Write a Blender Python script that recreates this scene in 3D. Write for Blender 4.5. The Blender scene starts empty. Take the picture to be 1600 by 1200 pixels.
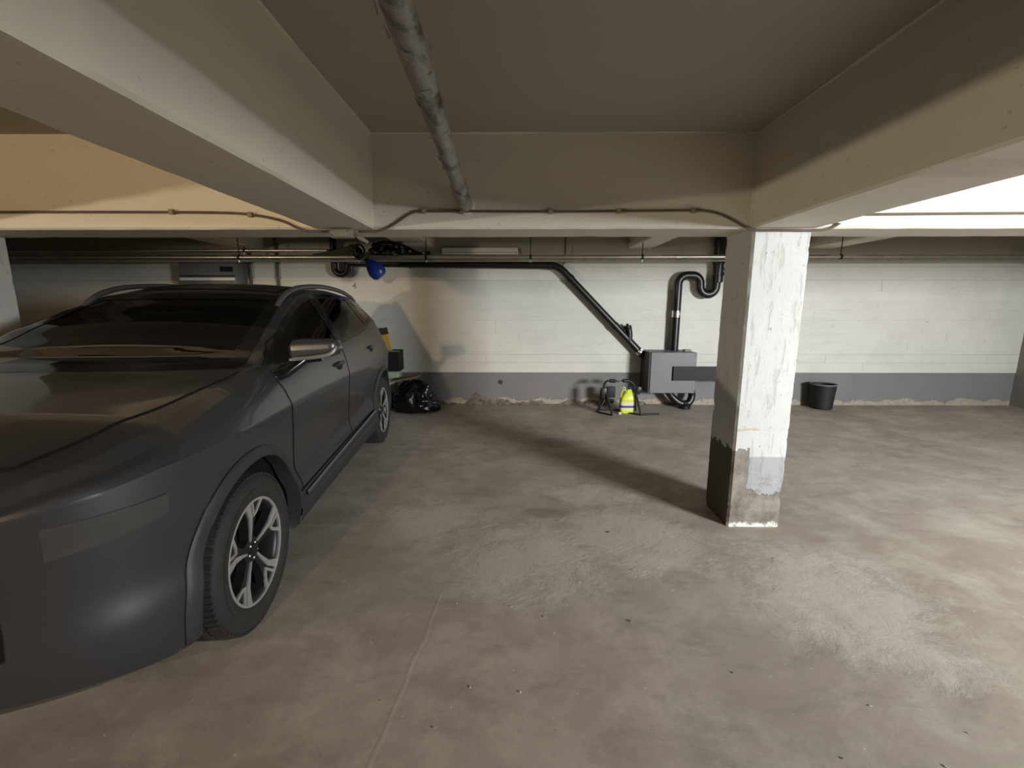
import bpy, bmesh, math, random
from mathutils import Vector, Matrix, noise
random.seed(7)
S = bpy.context.scene
COL = S.collection
# ------------------------------------------------------------------ camera
cd = bpy.data.cameras.new('camera'); cam = bpy.data.objects.new('camera', cd); COL.objects.link(cam)
cd.sensor_fit = 'HORIZONTAL'; cd.sensor_width = 36.0; cd.lens = 690 / 1600 * 36; cd.clip_start = .05
cam.location = (0, 0, 1.5)
cam.rotation_euler = (math.radians(90 - 10.107), 0, math.radians(0.49))
S.camera = cam
# ------------------------------------------------------------------ sky, daylight through the high window, exposure
W = bpy.data.worlds.new('sky'); S.world = W; W.use_nodes = True
W.node_tree.nodes['Background'].inputs[0].default_value = (.80, .90, 1.0, 1)
W.node_tree.nodes['Background'].inputs[1].default_value = 1.0
ld = bpy.data.lights.new('daylight', 'AREA'); ld.shape = 'RECTANGLE'; ld.size = 1.28; ld.size_y = .90
ld.energy = 312; ld.color = (.96, 1.0, 1.0); ld.spread = math.radians(114)
lo_ = bpy.data.objects.new('daylight', ld); COL.objects.link(lo_)
lo_.location = (5.70, -1.90, 1.94); lo_.rotation_euler = (math.radians(90 - 16), 0, math.radians(26))   # in the window opening, shining into the garage
S.view_settings.view_transform = 'Standard'; S.view_settings.look = 'None'
S.view_settings.gamma = 1.0; S.view_settings.use_curve_mapping = False
S.view_settings.exposure = 0.0
S.cycles.diffuse_bounces = 6; S.cycles.max_bounces = 12
LAMP_WATT = 850

# ------------------------------------------------------------------ helpers
def wloc(o):
    v = Vector((0, 0, 0))
    while o is not None:
        v += o.location; o = o.parent
    return v
def tag(o, label=None, cat=None, group=None, kind=None):
    if label: o['label'] = label
    if cat: o['category'] = cat
    if group: o['group'] = group
    if kind: o['kind'] = kind
    return o
def empty(name, loc, label, cat, group=None, rz=0):
    o = bpy.data.objects.new(name, None); COL.objects.link(o); o.location = loc
    o.rotation_euler = (0, 0, rz); o.empty_display_size = .1
    return tag(o, label, cat, group)
def frame(t):
    t = t.normalized()
    a = Vector((0, 0, 1)) if abs(t.z) < .9 else Vector((1, 0, 0))
    u = t.cross(a).normalized(); return u, t.cross(u).normalized()
class MB:
    def __init__(s): s.v = []; s.f = []
    def add(s, vs, fs):
        n = len(s.v); s.v += [Vector(p) for p in vs]; s.f += [tuple(i + n for i in f) for f in fs]; return s
    def box(s, lo, hi):
        x0, y0, z0 = lo; x1, y1, z1 = hi
        return s.add([(x0,y0,z0),(x1,y0,z0),(x1,y1,z0),(x0,y1,z0),(x0,y0,z1),(x1,y0,z1),(x1,y1,z1),(x0,y1,z1)],
                     [(3,2,1,0),(4,5,6,7),(0,1,5,4),(1,2,6,5),(2,3,7,6),(3,0,4,7)])
    def rbox(s, lo, hi, r=.005, seg=2, mat=None):
        bm = bmesh.new(); bmesh.ops.create_cube(bm, size=1)
        for v in bm.verts:
            v.co = Vector([lo[i] + (v.co[i] + .5) * (hi[i] - lo[i]) for i in range(3)])
        bmesh.ops.bevel(bm, geom=bm.edges[:], offset=r, segments=seg, profile=.5, affect='EDGES')
        return s.bm(bm, mat)
    def bm(s, bm, mat=None):
        if mat is not None: bmesh.ops.transform(bm, matrix=mat, verts=bm.verts)
        bm.verts.index_update()
        s.add([v.co.copy() for v in bm.verts], [tuple(v.index for v in f.verts) for f in bm.faces]); bm.free(); return s
    def tube(s, pts, r, seg=12, cap=True, closed=False):
        pts = [Vector(p) for p in pts]; n = len(pts)
        rs = r if isinstance(r, (list, tuple)) else [r] * n
        T = []
        for i in range(n):
            if closed: t = pts[(i + 1) % n] - pts[i - 1]
            elif i == 0: t = pts[1] - pts[0]
            elif i == n - 1: t = pts[-1] - pts[-2]
            else: t = (pts[i + 1] - pts[i]).normalized() + (pts[i] - pts[i - 1]).normalized()
            T.append(t.normalized())
        u, w = frame(T[0]); vs = []
        for i in range(n):
            if i:
                u = (u - T[i] * u.dot(T[i])).normalized(); w = T[i].cross(u)
            for k in range(seg):
                a = 2 * math.pi * k / seg
                vs.append(pts[i] + (u * math.cos(a) + w * math.sin(a)) * rs[i])
        fs = []
        for i in range(n if closed else n - 1):
            j = (i + 1) % n
            for k in range(seg):
                k2 = (k + 1) % seg
                fs.append((i * seg + k, i * seg + k2, j * seg + k2, j * seg + k))
        if cap and not closed:
            fs.append(tuple(range(seg))[::-1]); fs.append(tuple((n - 1) * seg + k for k in range(seg)))
        return s.add(vs, fs)
    def lathe(s, prof, o=(0, 0, 0), axis=(0, 0, 1), seg=24, cap=True):
        o = Vector(o); ax = Vector(axis).normalized(); u, w = frame(ax); vs = []; fs = []
        for r, h in prof:
            for k in range(seg):
                a = 2 * math.pi * k / seg
                vs.append(o + ax * h + (u * math.cos(a) + w * math.sin(a)) * r)
        n = len(prof)
        for i in range(n - 1):
            for k in range(seg):
                k2 = (k + 1) % seg
                fs.append((i * seg + k, i * seg + k2, (i + 1) * seg + k2, (i + 1) * seg + k))
        if cap:
            fs.append(tuple(range(seg))[::-1]); fs.append(tuple((n - 1) * seg + k for k in range(seg)))
        return s.add(vs, fs)
    def prism(s, poly, d):                       # 3-D polygon extruded along vector d
        poly = [Vector(p) for p in poly]; d = Vector(d); n = len(poly)
        vs = poly + [p + d for p in poly]
        fs = [tuple(range(n))[::-1], tuple(range(n, 2 * n))] + [(i, (i + 1) % n, n + (i + 1) % n, n + i) for i in range(n)]
        return s.add(vs, fs)
    def grid(s, nu, nv, fn, closed_u=False):
        vs = [fn(i / (nu - (0 if closed_u else 1)), j / (nv - 1)) for i in range(nu) for j in range(nv)]
        fs = []
        for i in range(nu if closed_u else nu - 1):
            i2 = (i + 1) % nu
            for j in range(nv - 1):
                fs.append((i * nv + j, i2 * nv + j, i2 * nv + j + 1, i * nv + j + 1))
        return s.add(vs, fs)
    def build(s, name, mat, parent=None, smooth=False, local=False, fix=True, angle=40):
        org = Vector((0, 0, 0))
        if parent is not None and not local: org = wloc(parent)
        elif parent is None:
            xs = [v.x for v in s.v]; ys = [v.y for v in s.v]; zs = [v.z for v in s.v]
            org = Vector(((min(xs) + max(xs)) / 2, (min(ys) + max(ys)) / 2, min(zs)))
        me = bpy.data.meshes.new(name); me.from_pydata([v - org for v in s.v], [], s.f)
        if fix:
            b = bmesh.new(); b.from_mesh(me); bmesh.ops.recalc_face_normals(b, faces=b.faces); b.to_mesh(me); b.free()
        me.materials.append(mat)
        if smooth:
            me.polygons.foreach_set('use_smooth', [True] * len(me.polygons))
            me.set_sharp_from_angle(angle=math.radians(angle))
        o = bpy.data.objects.new(name, me); COL.objects.link(o)
        if parent is None: o.location = org
        else: o.parent = parent
        return o
def arc(c, r, a0, a1, n, u, w):                  # points on an arc about c in plane u,w
    c, u, w = Vector(c), Vector(u), Vector(w)
    return [c + u * (r * math.cos(math.radians(a0 + (a1 - a0) * i / n))) + w * (r * math.sin(math.radians(a0 + (a1 - a0) * i / n))) for i in range(n + 1)]
def smoothline(pts, n=6):                        # Catmull-Rom through points
    P = [Vector(p) for p in pts]; P = [P[0] * 2 - P[1]] + P + [P[-1] * 2 - P[-2]]; out = []
    for i in range(1, len(P) - 2):
        for k in range(n):
            t = k / n
            out.append(.5 * ((2 * P[i]) + (P[i + 1] - P[i - 1]) * t + (2 * P[i - 1] - 5 * P[i] + 4 * P[i + 1] - P[i + 2]) * t * t + (-P[i - 1] + 3 * P[i] - 3 * P[i + 1] + P[i + 2]) * t ** 3))
    out.append(P[-2]); return out
def rounded(pts, r, n=5):                        # polyline with filleted corners
    P = [Vector(p) for p in pts]; out = [P[0]]
    for i in range(1, len(P) - 1):
        a, b, c = P[i - 1], P[i], P[i + 1]
        d1 = (a - b); d2 = (c - b); k = min(r, d1.length * .49, d2.length * .49)
        p1 = b + d1.normalized() * k; p2 = b + d2.normalized() * k
        for j in range(n + 1):
            t = j / n; out.append(p1 * (1 - t) ** 2 + b * 2 * t * (1 - t) + p2 * t * t)
    out.append(P[-1]); return out

# ------------------------------------------------------------------ materials
class NT:
    def __init__(s, name):
        s.m = bpy.data.materials.new(name); s.m.use_nodes = True; s.t = s.m.node_tree
        s.b = s.t.nodes['Principled BSDF']; s.pos = None
    def n(s, typ, **kw):
        x = s.t.nodes.new(typ)
        for k, v in kw.items(): setattr(x, k, v)
        return x
    def l(s, a, b): s.t.links.new(a, b)
    def P(s):
        if s.pos is None: s.pos = s.n('ShaderNodeNewGeometry').outputs['Position']
        return s.pos
    def noise(s, scale, detail=4, rough=.55, vec=None, dist=0):
        x = s.n('ShaderNodeTexNoise'); x.inputs['Scale'].default_value = scale; x.inputs['Detail'].default_value = detail
        x.inputs['Roughness'].default_value = rough; x.inputs['Distortion'].default_value = dist
        s.l(vec if vec is not None else s.P(), x.inputs['Vector']); return x.outputs['Fac']
    def ramp(s, fac, stops):
        x = s.n('ShaderNodeValToRGB'); s.l(fac, x.inputs[0]); e = x.color_ramp.elements
        while len(e) < len(stops): e.new(.5)
        for el, (p, c) in zip(e, stops):
            el.position = p; el.color = (c, c, c, 1) if isinstance(c, (int, float)) else (*c, 1)
        return x.outputs['Color']
    def val(s, v):
        x = s.n('ShaderNodeValue'); x.outputs[0].default_value = v; return x.outputs[0]
    def math(s, op, a, b=None, clamp=False):
        x = s.n('ShaderNodeMath', operation=op, use_clamp=clamp)
        for i, q in enumerate((a, b)):
            if q is None: continue
            if isinstance(q, (int, float)): x.inputs[i].default_value = q
            else: s.l(q, x.inputs[i])
        return x.outputs[0]
    def mix(s, fac, a, b, mode='MIX'):
        x = s.n('ShaderNodeMix', data_type='RGBA', blend_type=mode)
        for q, i in ((fac, 0), (a, 6), (b, 7)):
            if isinstance(q, (int, float)): x.inputs[i].default_value = q
            elif isinstance(q, tuple): x.inputs[i].default_value = (*q, 1)
            else: s.l(q, x.inputs[i])
        return x.outputs[2]
    def xyz(s):
        x = s.n('ShaderNodeSeparateXYZ'); s.l(s.P(), x.inputs[0]); return x.outputs
    def scaled(s, v):
        x = s.n('ShaderNodeMapping'); x.inputs['Scale'].default_value = v; s.l(s.P(), x.inputs[0]); return x.outputs[0]
    def col(s, c):
        if isinstance(c, tuple): s.b.inputs['Base Color'].default_value = (*c, 1)
        else: s.l(c, s.b.inputs['Base Color'])
        return s
    def rough(s, r):
        if isinstance(r, (int, float)): s.b.inputs['Roughness'].default_value = r
        else: s.l(r, s.b.inputs['Roughness'])
        return s
    def bump(s, h, strength=.3, dist=.01):
        x = s.n('ShaderNodeBump'); x.inputs['Strength'].default_value = strength; x.inputs['Distance'].default_value = dist
        s.l(h, x.inputs['Height'])
        if s.b.inputs['Normal'].links: s.l(s.b.inputs['Normal'].links[0].from_socket, x.inputs['Normal'])
        s.l(x.outputs[0], s.b.inputs['Normal']); return s
    def set(s, **kw):
        for k, v in kw.items(): s.b.inputs[k.replace('_', ' ')].default_value = v
        return s
def simple(name, c, rough=.5, metal=0, var=.12, scale=8, bump=0, **kw):
    t = NT(name); f = t.noise(scale, 4)
    a = tuple(x * (1 - var) for x in c); b = tuple(min(1, x * (1 + var)) for x in c)
    t.col(t.ramp(f, [(.3, a), (.7, b)])).rough(rough).set(Metallic=metal, **kw)
    if bump: t.bump(t.noise(scale * 6, 5), bump, .004)
    return t.m
M = {}
def smoothstep(t, v, a, b):
    x = t.n('ShaderNodeMapRange', interpolation_type='SMOOTHSTEP'); t.l(v, x.inputs[0]) if not isinstance(v, (int, float)) else None
    x.inputs[1].default_value = a; x.inputs[2].default_value = b; return x.outputs[0]

# painted concrete ceiling and beams
def painted(name, c, dirt=.10, sp=.5):
    t = NT(name)
    big = t.noise(.9, 5); fine = t.noise(14, 5); speck = t.noise(38, 3, .4)
    col = t.mix(big, tuple(x * (1 - dirt) for x in c), tuple(min(1, x * (1 + dirt * .6)) for x in c))
    col = t.mix(t.ramp(speck, [(.25, sp), (.29, 0)]), col, (.30, .27, .22))
    t.col(col).rough(.6).bump(fine, .15, .01); return t.m
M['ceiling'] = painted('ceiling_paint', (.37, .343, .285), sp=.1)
M['beam'] = painted('beam_paint', (.68, .635, .54), sp=.4)
# back wall: white over a grey dado, scuffs
def wallmat(name, top=.497, grime=0):
    t = NT(name); z = t.xyz()[2]
    streak = t.noise(1.0, 6, .6, vec=t.scaled((1.2, 1.2, 14)))
    blot = t.noise(2.2, 6); fine = t.noise(30, 4)
    white = t.mix(blot, (.56, .545, .50), (.74, .727, .68))
    white = t.mix(t.ramp(streak, [(.33, .28), (.46, 0)]), white, (.52, .49, .43))
    white = t.mix(t.ramp(t.noise(17, 7, .75), [(.31, .7), (.37, 0)]), white, (.30, .27, .225))
    if grime: white = t.mix(grime, white, (.10, .088, .072))
    grey = t.mix(blot, (.155, .15, .152), (.22, .213, .214))
    zz = t.math('ADD', z, t.math('MULTIPLY', t.math('SUBTRACT', t.noise(9, 3), .5), .012))
    c = t.mix(smoothstep(t, zz, top - .004, top + .004), grey, white)
    # flaked render near the floor
    low = t.math('ADD', z, t.math('MULTIPLY', t.math('SUBTRACT', t.noise(3.0, 6, .65), .5), .34))
    flake = t.mix(t.noise(16, 6), (.20, .15, .11), (.50, .45, .38))
    m = smoothstep(t, low, .085, .075)
    c = t.mix(m, c, flake)
    t.col(c).rough(.7).bump(fine, .15, .008).bump(streak, .12, .01).bump(t.math('MULTIPLY', m, t.noise(14, 6)), .8, .03)
    return t.m
M['wall'] = wallmat('wall_paint'); M['wall_joint'] = wallmat('grimy_wall_joints', .497, .85)
M['bare'] = painted('bare_concrete', (.25, .235, .21))
# floor: dusty worn concrete
def floormat():
    t = NT('dusty_concrete'); x, y, z = t.xyz()
    big = t.noise(.55, 6, .6, dist=.6); mid = t.noise(2.3, 11, .72, dist=.3); fine = t.noise(45, 6, .7)
    brush = t.noise(2.4, 11, .74, vec=t.scaled((1, 2.4, 1)), dist=.5)
    c = t.mix(t.ramp(big, [(.35, 0), (.65, 1)]), (.31, .263, .222), (.39, .34, .293))
    c = t.mix(t.ramp(mid, [(.44, 0), (.68, .85)]), c, (.50, .45, .395))
    c = t.mix(t.ramp(brush, [(.32, .50), (.50, 0)]), c, (.215, .178, .148))
    # pale scraped patches
    def spot(cx, cy, rx, ry):
        a = t.math('DIVIDE', t.math('SUBTRACT', x, cx), rx); b = t.math('DIVIDE', t.math('SUBTRACT', y, cy), ry)
        d = t.math('ADD', t.math('MULTIPLY', a, a), t.math('MULTIPLY', b, b))
        d = t.math('ADD', d, t.math('MULTIPLY', t.math('SUBTRACT', t.noise(3.6, 10, .72, dist=.35), .5), 3.6))
        return smoothstep(t, d, 1.2, .0)
    pm = None
    for s_ in ((-.62, 2.95, .40, .42), (.06, 2.45, .50, .48), (.75, 2.70, .5, .5), (.62, 3.35, .4, .22), (1.7, 2.1, .5, .6)):
        k = spot(*s_); pm = k if pm is None else t.math('MAXIMUM', pm, k)
    c = t.mix(t.math('MULTIPLY', pm, .66), c, (.58, .53, .475))
    # dark damp stains
    for s_, a in (((.46, 4.72, .26, .20), .55), ((.20, 3.03, .22, .09), .5), ((-1.2, 2.6, .5, .5), .25)):
        c = t.mix(t.math('MULTIPLY', spot(*s_), a), c, (.15, .13, .115))
    # joint lines: along the bay and across under the car
    wob = t.math('MULTIPLY', t.math('SUBTRACT', t.noise(4, 4), .5), .05)
    d1 = t.math('ABSOLUTE', t.math('ADD', t.math('ADD', t.math('MULTIPLY', t.math('SUBTRACT', y, 1.2), -.11), t.math('ADD', x, .485)), wob))
    j1 = t.math('MULTIPLY', smoothstep(t, d1, .012, .003), smoothstep(t, y, 2.25, 2.0))
    d2 = t.math('ABSOLUTE', t.math('ADD', t.math('SUBTRACT', y, 2.845), t.math('MULTIPLY', wob, .4)))
    j2 = t.math('MULTIPLY', smoothstep(t, d2, .012, .003), smoothstep(t, x, -.85, -1.05))
    j = t.math('MAXIMUM', j1, j2)
    c = t.mix(t.math('MULTIPLY', j, .10), c, (.52, .47, .42))
    c = t.mix(t.ramp(t.noise(60, 2, .3), [(.20, .6), (.23, 0)]), c, (.12, .10, .085))
    c = t.mix(t.ramp(t.noise(47, 2, .3), [(.755, 0), (.78, .6)]), c, (.62, .60, .56))
    t.col(c).rough(.78)
    rg = t.noise(6, 11, .76, dist=.5)
    t.bump(fine, .10, .004).bump(t.math('MULTIPLY', t.math('ADD', t.math('MULTIPLY', pm, .7), .28), rg), .38, .018).bump(t.math('MULTIPLY', pm, t.noise(22, 8, .75)), .18, .010)
    t.bump(j, .25, .003)
    return t.m
M['floor'] = floormat()
# pillar: white paint, grey dado, bare patched concrete at the foot
def pillarmat(x0, y0):
    t = NT('pillar_paint'); x, y, z = t.xyz()
    blot = t.noise(3, 6); fine = t.noise(35, 5)
    white = t.mix(blot, (.47, .472, .458), (.575, .58, .568))
    crack = t.ramp(t.noise(7, 7, .75, vec=t.scaled((3.4, 3.4, .5)), dist=.4), [(.385, .6), (.43, 0)])
    white = t.mix(crack, white, (.42, .40, .37))
    white = t.mix(t.ramp(t.noise(30, 5, .65), [(.325, .85), (.36, 0)]), white, (.26, .24, .22))
    rz = t.math('ABSOLUTE', t.math('SUBTRACT', z, t.math('ADD', .665, t.math('MULTIPLY', t.noise(6, 3), .05))))
    rust = t.math('MULTIPLY', smoothstep(t, rz, .012, .003), smoothstep(t, t.noise(9, 3), .40, .5))
    rust = t.math('MULTIPLY', rust, smoothstep(t, x, x0 + .26, x0 + .18))
    rust = t.math('MULTIPLY', rust, smoothstep(t, y, y0 + .03, y0 + .01))
    white = t.mix(t.math('MULTIPLY', rust, .7), white, (.42, .32, .17))
    grey = t.mix(blot, (.29, .295, .315), (.36, .365, .385))
    wear = t.math('MULTIPLY', smoothstep(t, t.noise(14, 8, .75), .50, .56), smoothstep(t, z, .50, .25))
    grey = t.mix(t.math('MULTIPLY', wear, .8), grey, (.24, .205, .17))
    c = t.mix(smoothstep(t, z, .500, .506), grey, white)
    conc = t.mix(t.ramp(t.noise(7, 8, .7), [(.3, 0), (.7, 1)]), (.10, .082, .066), (.31, .28, .245))
    nz = t.math('MULTIPLY', t.math('SUBTRACT', t.noise(6.5, 7, .7), .5), .30)
    u = t.math('ADD', x, t.math('MULTIPLY', t.math('SUBTRACT', t.noise(4, 4), .5), .07))
    left = smoothstep(t, u, x0 + .112, x0 + .100)
    th = t.math('ADD', t.math('MULTIPLY', left, .30), .245)
    bare = smoothstep(t, t.math('SUBTRACT', t.math('ADD', z, nz), th), .006, -.004)
    side = t.math('MULTIPLY', smoothstep(t, y, y0 + .012, y0 + .02), smoothstep(t, x, x0 + .2, x0 + .1))
    damp = t.mix(t.noise(4, 6), (.055, .045, .036), (.11, .092, .075))
    conc = t.mix(side, conc, damp)
    c = t.mix(bare, c, conc)
    efl = smoothstep(t, t.math('ADD', z, t.math('MULTIPLY', t.noise(16, 6, .7), .16)), .115, .085)
    c = t.mix(t.math('MULTIPLY', efl, smoothstep(t, y, y0 + .02, y0 + .01)), c, (.74, .73, .70))
    t.col(c).rough(.65).bump(fine, .2, .008).bump(t.noise(9, 7, .7), .35, .012).bump(crack, .5, -.004).bump(bare, .7, -.006)
    return t.m
PX0, PY0 = 1.45, 2.83
M['pillar'] = pillarmat(PX0, PY0)
M['silver'] = simple('galvanised_pipe', (.52, .50, .44), .32, .85, .15, 6, .05)
M['black_plastic'] = simple('black_pipe_plastic', (.006, .006, .0065), .38, 0, .2, 4, .03)
M['steel'] = simple('clamp_steel', (.62, .60, .55), .25, 1, .1, 10)
M['grey_board'] = simple('grey_painted_board', (.15, .153, .157), .5, 0, .08, 4, .06)
M['brown_board'] = simple('dark_brown_timber', (.045, .035, .028), .6, 0, .25, 7, .2)
M['black_board'] = simple('black_painted_board', (.007, .0065, .0065), .65, 0, .2, 6, .1)
M['dark_metal'] = simple('black_enamel_steel', (.014, .014, .014), .42, .2, .2, 12)
M['cable'] = simple('brown_cable', (.10, .075, .055), .6, 0, .25, 10)
M['lamp_white'] = simple('white_enamel', (.82, .82, .79), .4, 0, .04, 6)
M['tube_glass'] = simple('white_tube_glass', (.80, .80, .77), .2, 0, .02, 6)
M['box_grey'] = simple('weathered_grey_plastic', (.24, .215, .17), .55, 0, .15, 12, .1)
M['blue'] = simple('blue_plastic', (.010, .035, .22), .3, 0, .15, 8)
M['olive'] = simple('olive_canvas', (.055, .055, .032), .9, 0, .35, 14, .4)
M['yellow'] = simple('yellow_plastic', (.62, .70, .03), .35, 0, .08, 6)
M['yellow_warm'] = simple('yellow_painted_plastic', (.60, .38, .06), .5, 0, .1, 6)
M['label_pale'] = simple('pale_label_print', (.70, .68, .40), .5, 0, .05, 20)
M['label_blue'] = simple('blue_label_print', (.03, .03, .26), .5, 0, .1, 20)
M['white_plastic'] = simple('white_plastic', (.72, .73, .70), .4, 0, .04, 6)
M['pale_plastic'] = simple('pale_translucent_plastic', (.42, .46, .36), .45, 0, .1, 8)
M['bag'] = simple('black_bin_liner', (.006, .006, .007), .22, 0, .3, 10, .3)
M['cardboard'] = simple('brown_cardboard', (.20, .14, .085), .85, 0, .12, 10, .1)
M['pencil'] = simple('pencil_mark', (.22, .20, .18), .8)
M['pipe_old'] = None
def oldpipe():
    t = NT('flaking_pipe_paint')
    n1 = t.noise(7, 7, .7, vec=t.scaled((1, .45, 1)), dist=1.2); n2 = t.noise(16, 6, .65)
    c = t.mix(t.ramp(n1, [(.42, 0), (.52, 1)]), (.07, .06, .05), (.25, .235, .21))
    c = t.mix(t.ramp(n2, [(.62, 0), (.68, .8)]), c, (.44, .42, .38))
    t.col(c).rough(.35).bump(n1, .8, .012).bump(n2, .5, .006); return t.m
M['pipe_old'] = oldpipe()
# ================================================================== STRUCTURE
XL, XR, YF, YB, ZC = -8.0, 7.5, -7.0, 6.62, 2.505
def struct(o, label): return tag(o, label, None, None, 'structure')
struct(MB().box((XL, YF, -.12), (XR, YB, 0)).build('floor', M['floor']), 'dusty worn grey brown concrete garage floor')
struct(MB().box((XL, YF, ZC), (XR, YB, ZC + .2)).build('ceiling', M['ceiling']), 'painted concrete ceiling slab between the beams')
wb = struct(MB().box((XL, YB, 0), (XR, YB + .2, ZC)).build('wall_back', M['wall_joint']), 'white board-marked concrete wall with grey painted dado')
struct(MB().box((XL - .2, YF, 0), (XL, YB, ZC)).build('wall_left', M['bare']), 'bare grey concrete end wall on the far left')
struct(MB().box((XR, YF, 0), (XR + .2, YB, ZC)).build('wall_right', M['bare']), 'bare grey concrete side wall on the far right')
struct(MB().box((XL, YF - .2, 0), (XR, YF, ZC)).build('wall_front', M['bare']), 'bare grey concrete wall behind the aisle')
# slanting return wall right of the aisle with the high window (built about the window, then turned)
WZ0, WZ1, WH, WR = 1.45, 2.44, .68, math.radians(26)
def turned(mb, name, mat, label):
    o = mb.build(name, mat, local=True); o.location = Vector((5.75, -1.97, 0)) + Matrix.Rotation(WR, 3, 'Z') @ o.location; o.rotation_euler = (0, 0, WR)
    return struct(o, label)
w = MB(); w.box((-3.2, -.25, 0), (2.1, 0, WZ0)); w.box((-3.2, -.25, WZ1), (2.1, 0, ZC)); w.box((-3.2, -.25, WZ0), (-WH, 0, WZ1)); w.box((WH, -.25, WZ0), (2.1, 0, WZ1))
turned(w, 'wall_window', M['bare'], 'bare grey concrete wall holding the high window')
wn = MB()
for a, b in (((-WH, WZ0), (WH, WZ0 + .05)), ((-WH, WZ1 - .05), (WH, WZ1)), ((-WH, WZ0), (-WH + .05, WZ1)), ((WH - .05, WZ0), (WH, WZ1)), ((-.03, WZ0), (.03, WZ1))):
    wn.box((a[0], -.14, a[1]), (b[0], -.08, b[1]))
wno = turned(wn, 'window_1', M['lamp_white'], 'high white framed window letting daylight in')
gl = NT('window_glass').set(Roughness=.02, Transmission_Weight=1.0); gl.col((.95, .97, .97))
for x0, x1 in ((-WH + .05, -.03), (.03, WH - .05)):
    g_ = MB().box((x0, -.03, .05), (x1, -.022, WZ1 - WZ0 - .05)); g_.build('pane', gl.m, wno, local=True)
# board marks left by the formwork: each board is a slightly proud imprint
rb = random.Random(3)
zz = .500; row = 0
base = None
while zz < 2.18:
    h = rb.choice((.125, .15, .165, .19)); h = min(h, 2.20 - zz)
    x = XL - .3 - rb.random() * 1.2; gz = rb.choice((.0003, .0003, .0004, .0007, .0022)); xe = XR
    while x < xe:
        L = 1.9 + rb.random() * 1.9; g = rb.choice((.0005, .0005, .0006, .0016))
        d = .0045 + rb.random() * .0025
        MB().box((max(XL, x + g), YB - d, zz + gz), (min(XR, x + L - g), YB, zz + h - .0004)).build('board', M['wall'], wb)
        x += L
    zz += h; row += 1
# crumbled render along the wall foot
def rubble(u, v):
    X = -1.75 + u * 4.4
    env = .5 + .5 * math.exp(-((X + .35) / .75) ** 2) + .25 * math.exp(-((X - 1.1) / .5) ** 2)
    hgt = max(.012, env * (.075 + .13 * noise.fractal(Vector((X * 2.6, 3, 0)), .75, 2.2, 5)))
    z = v * hgt
    d = (.014 + .032 * noise.fractal(Vector((X * 11, z * 26, 1.3)), .7, 2.1, 6)) * (1 - v) ** .6
    return Vector((X, YB - max(.0005, d), z))
m_q = NT('crumbling_render'); q1 = m_q.noise(13, 8, .75); q2 = m_q.noise(5, 6, .6)
m_q.col(m_q.mix(m_q.ramp(q1, [(.38, 0), (.62, 1)]), m_q.mix(q2, (.07, .05, .036), (.15, .115, .085)), (.23, .198, .165))).rough(.9).bump(q1, .8, .02); m_r = m_q.m
rbo = MB().grid(420, 14, rubble).build('crumbled_render', m_r, wb, smooth=True); tag(rbo, 'crumbling brown render at the foot of the back wall', kind='stuff')
# weep hole in the dado
MB().lathe([(.030, 0), (.034, -.004), (.034, -.010), (.022, -.012), (.018, -.003)], (-.23, YB, .352), (0, 1, 0), 16).build('pipe_stub', M['brown_board'], wb)
# pencilled number
cu = bpy.data.curves.new('n', 'FONT'); cu.body = '4'; cu.size = .125; cu.extrude = .0008
to = bpy.data.objects.new('n', cu); COL.objects.link(to); bpy.context.view_layer.update()
me = bpy.data.meshes.new_from_object(to.evaluated_get(bpy.context.evaluated_depsgraph_get())); bpy.data.objects.remove(to)
me.materials.clear(); me.materials.append(M['pencil'])
n4 = bpy.data.objects.new('pencil_number', me); COL.objects.link(n4); n4.parent = wb
n4.rotation_euler = (math.radians(90), 0, 0); n4.location = Vector((-2.40, YB - .0085, 1.74)) - wb.location
# beams
def beam(lo, hi, name, label, nx=1, chip=.004, mat='beam'):
    # box with lightly ragged arrises: ring of cross-section points swept along the length
    dx = [hi[i] - lo[i] for i in range(3)]; ax = 0 if dx[0] > dx[1] else 1; oth = 1 - ax
    n = max(2, int(dx[ax] / .06)); c = .012
    a0, a1, z0, z1 = lo[oth], hi[oth], lo[2], hi[2]
    prof = [(a0, z1), (a0, z0 + c), (a0 + c, z0), (a1 - c, z0), (a1, z0 + c), (a1, z1)]
    vs = []; fs = []
    for i in range(n + 1):
        s = lo[ax] + dx[ax] * i / n
        for k, (a, z) in enumerate(prof):
            q = noise.noise(Vector((s * 5, k * 7.1, lo[0] * 3)))
            q2 = noise.noise(Vector((s * 1.2, k * 3.3, lo[1] * 2)))
            da = (q * chip + q2 * .004) if k in (1, 2, 3, 4) else 0
            sgn = 1 if a < (a0 + a1) / 2 else -1
            if q > .42: da += .012 * (q - .42) / .3
            p = [0, 0, 0]; p[ax] = s; p[oth] = a + sgn * abs(da); p[2] = z + (abs(da) if k in (1, 2, 3, 4) else 0)
            vs.append(p)
    K = len(prof)
    for i in range(n):
        for k in range(K):
            k2 = (k + 1) % K
            fs.append((i * K + k, i * K + k2, (i + 1) * K + k2, (i + 1) * K + k))
    fs.append(tuple(range(K))); fs.append(tuple(n * K + k for k in range(K))[::-1])
    o = MB().add(vs, fs).build(name, M[mat], smooth=True, angle=25)
    return struct(o, label)
BZ = 1.96
beam((XL, 2.83, BZ), (XR, 3.17, ZC), 'ceiling_beam_or_shade_band', 'deep concrete cross beam spanning above the parking bay')
beam((-1.235, YF, BZ), (-.865, 2.83, ZC), 'ceiling_beam_or_shade_band', 'concrete beam running towards the camera above the car')
beam((PX0 - .02, YF, BZ), (PX0 + .38, 2.83, ZC), 'ceiling_beam_or_shade_band', 'concrete beam running towards the camera above the white pillar')
beam((-3.93, YF, BZ), (-3.55, 2.83, ZC), 'ceiling_beam_or_shade_band', 'concrete beam running towards the camera on the far left')
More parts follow.
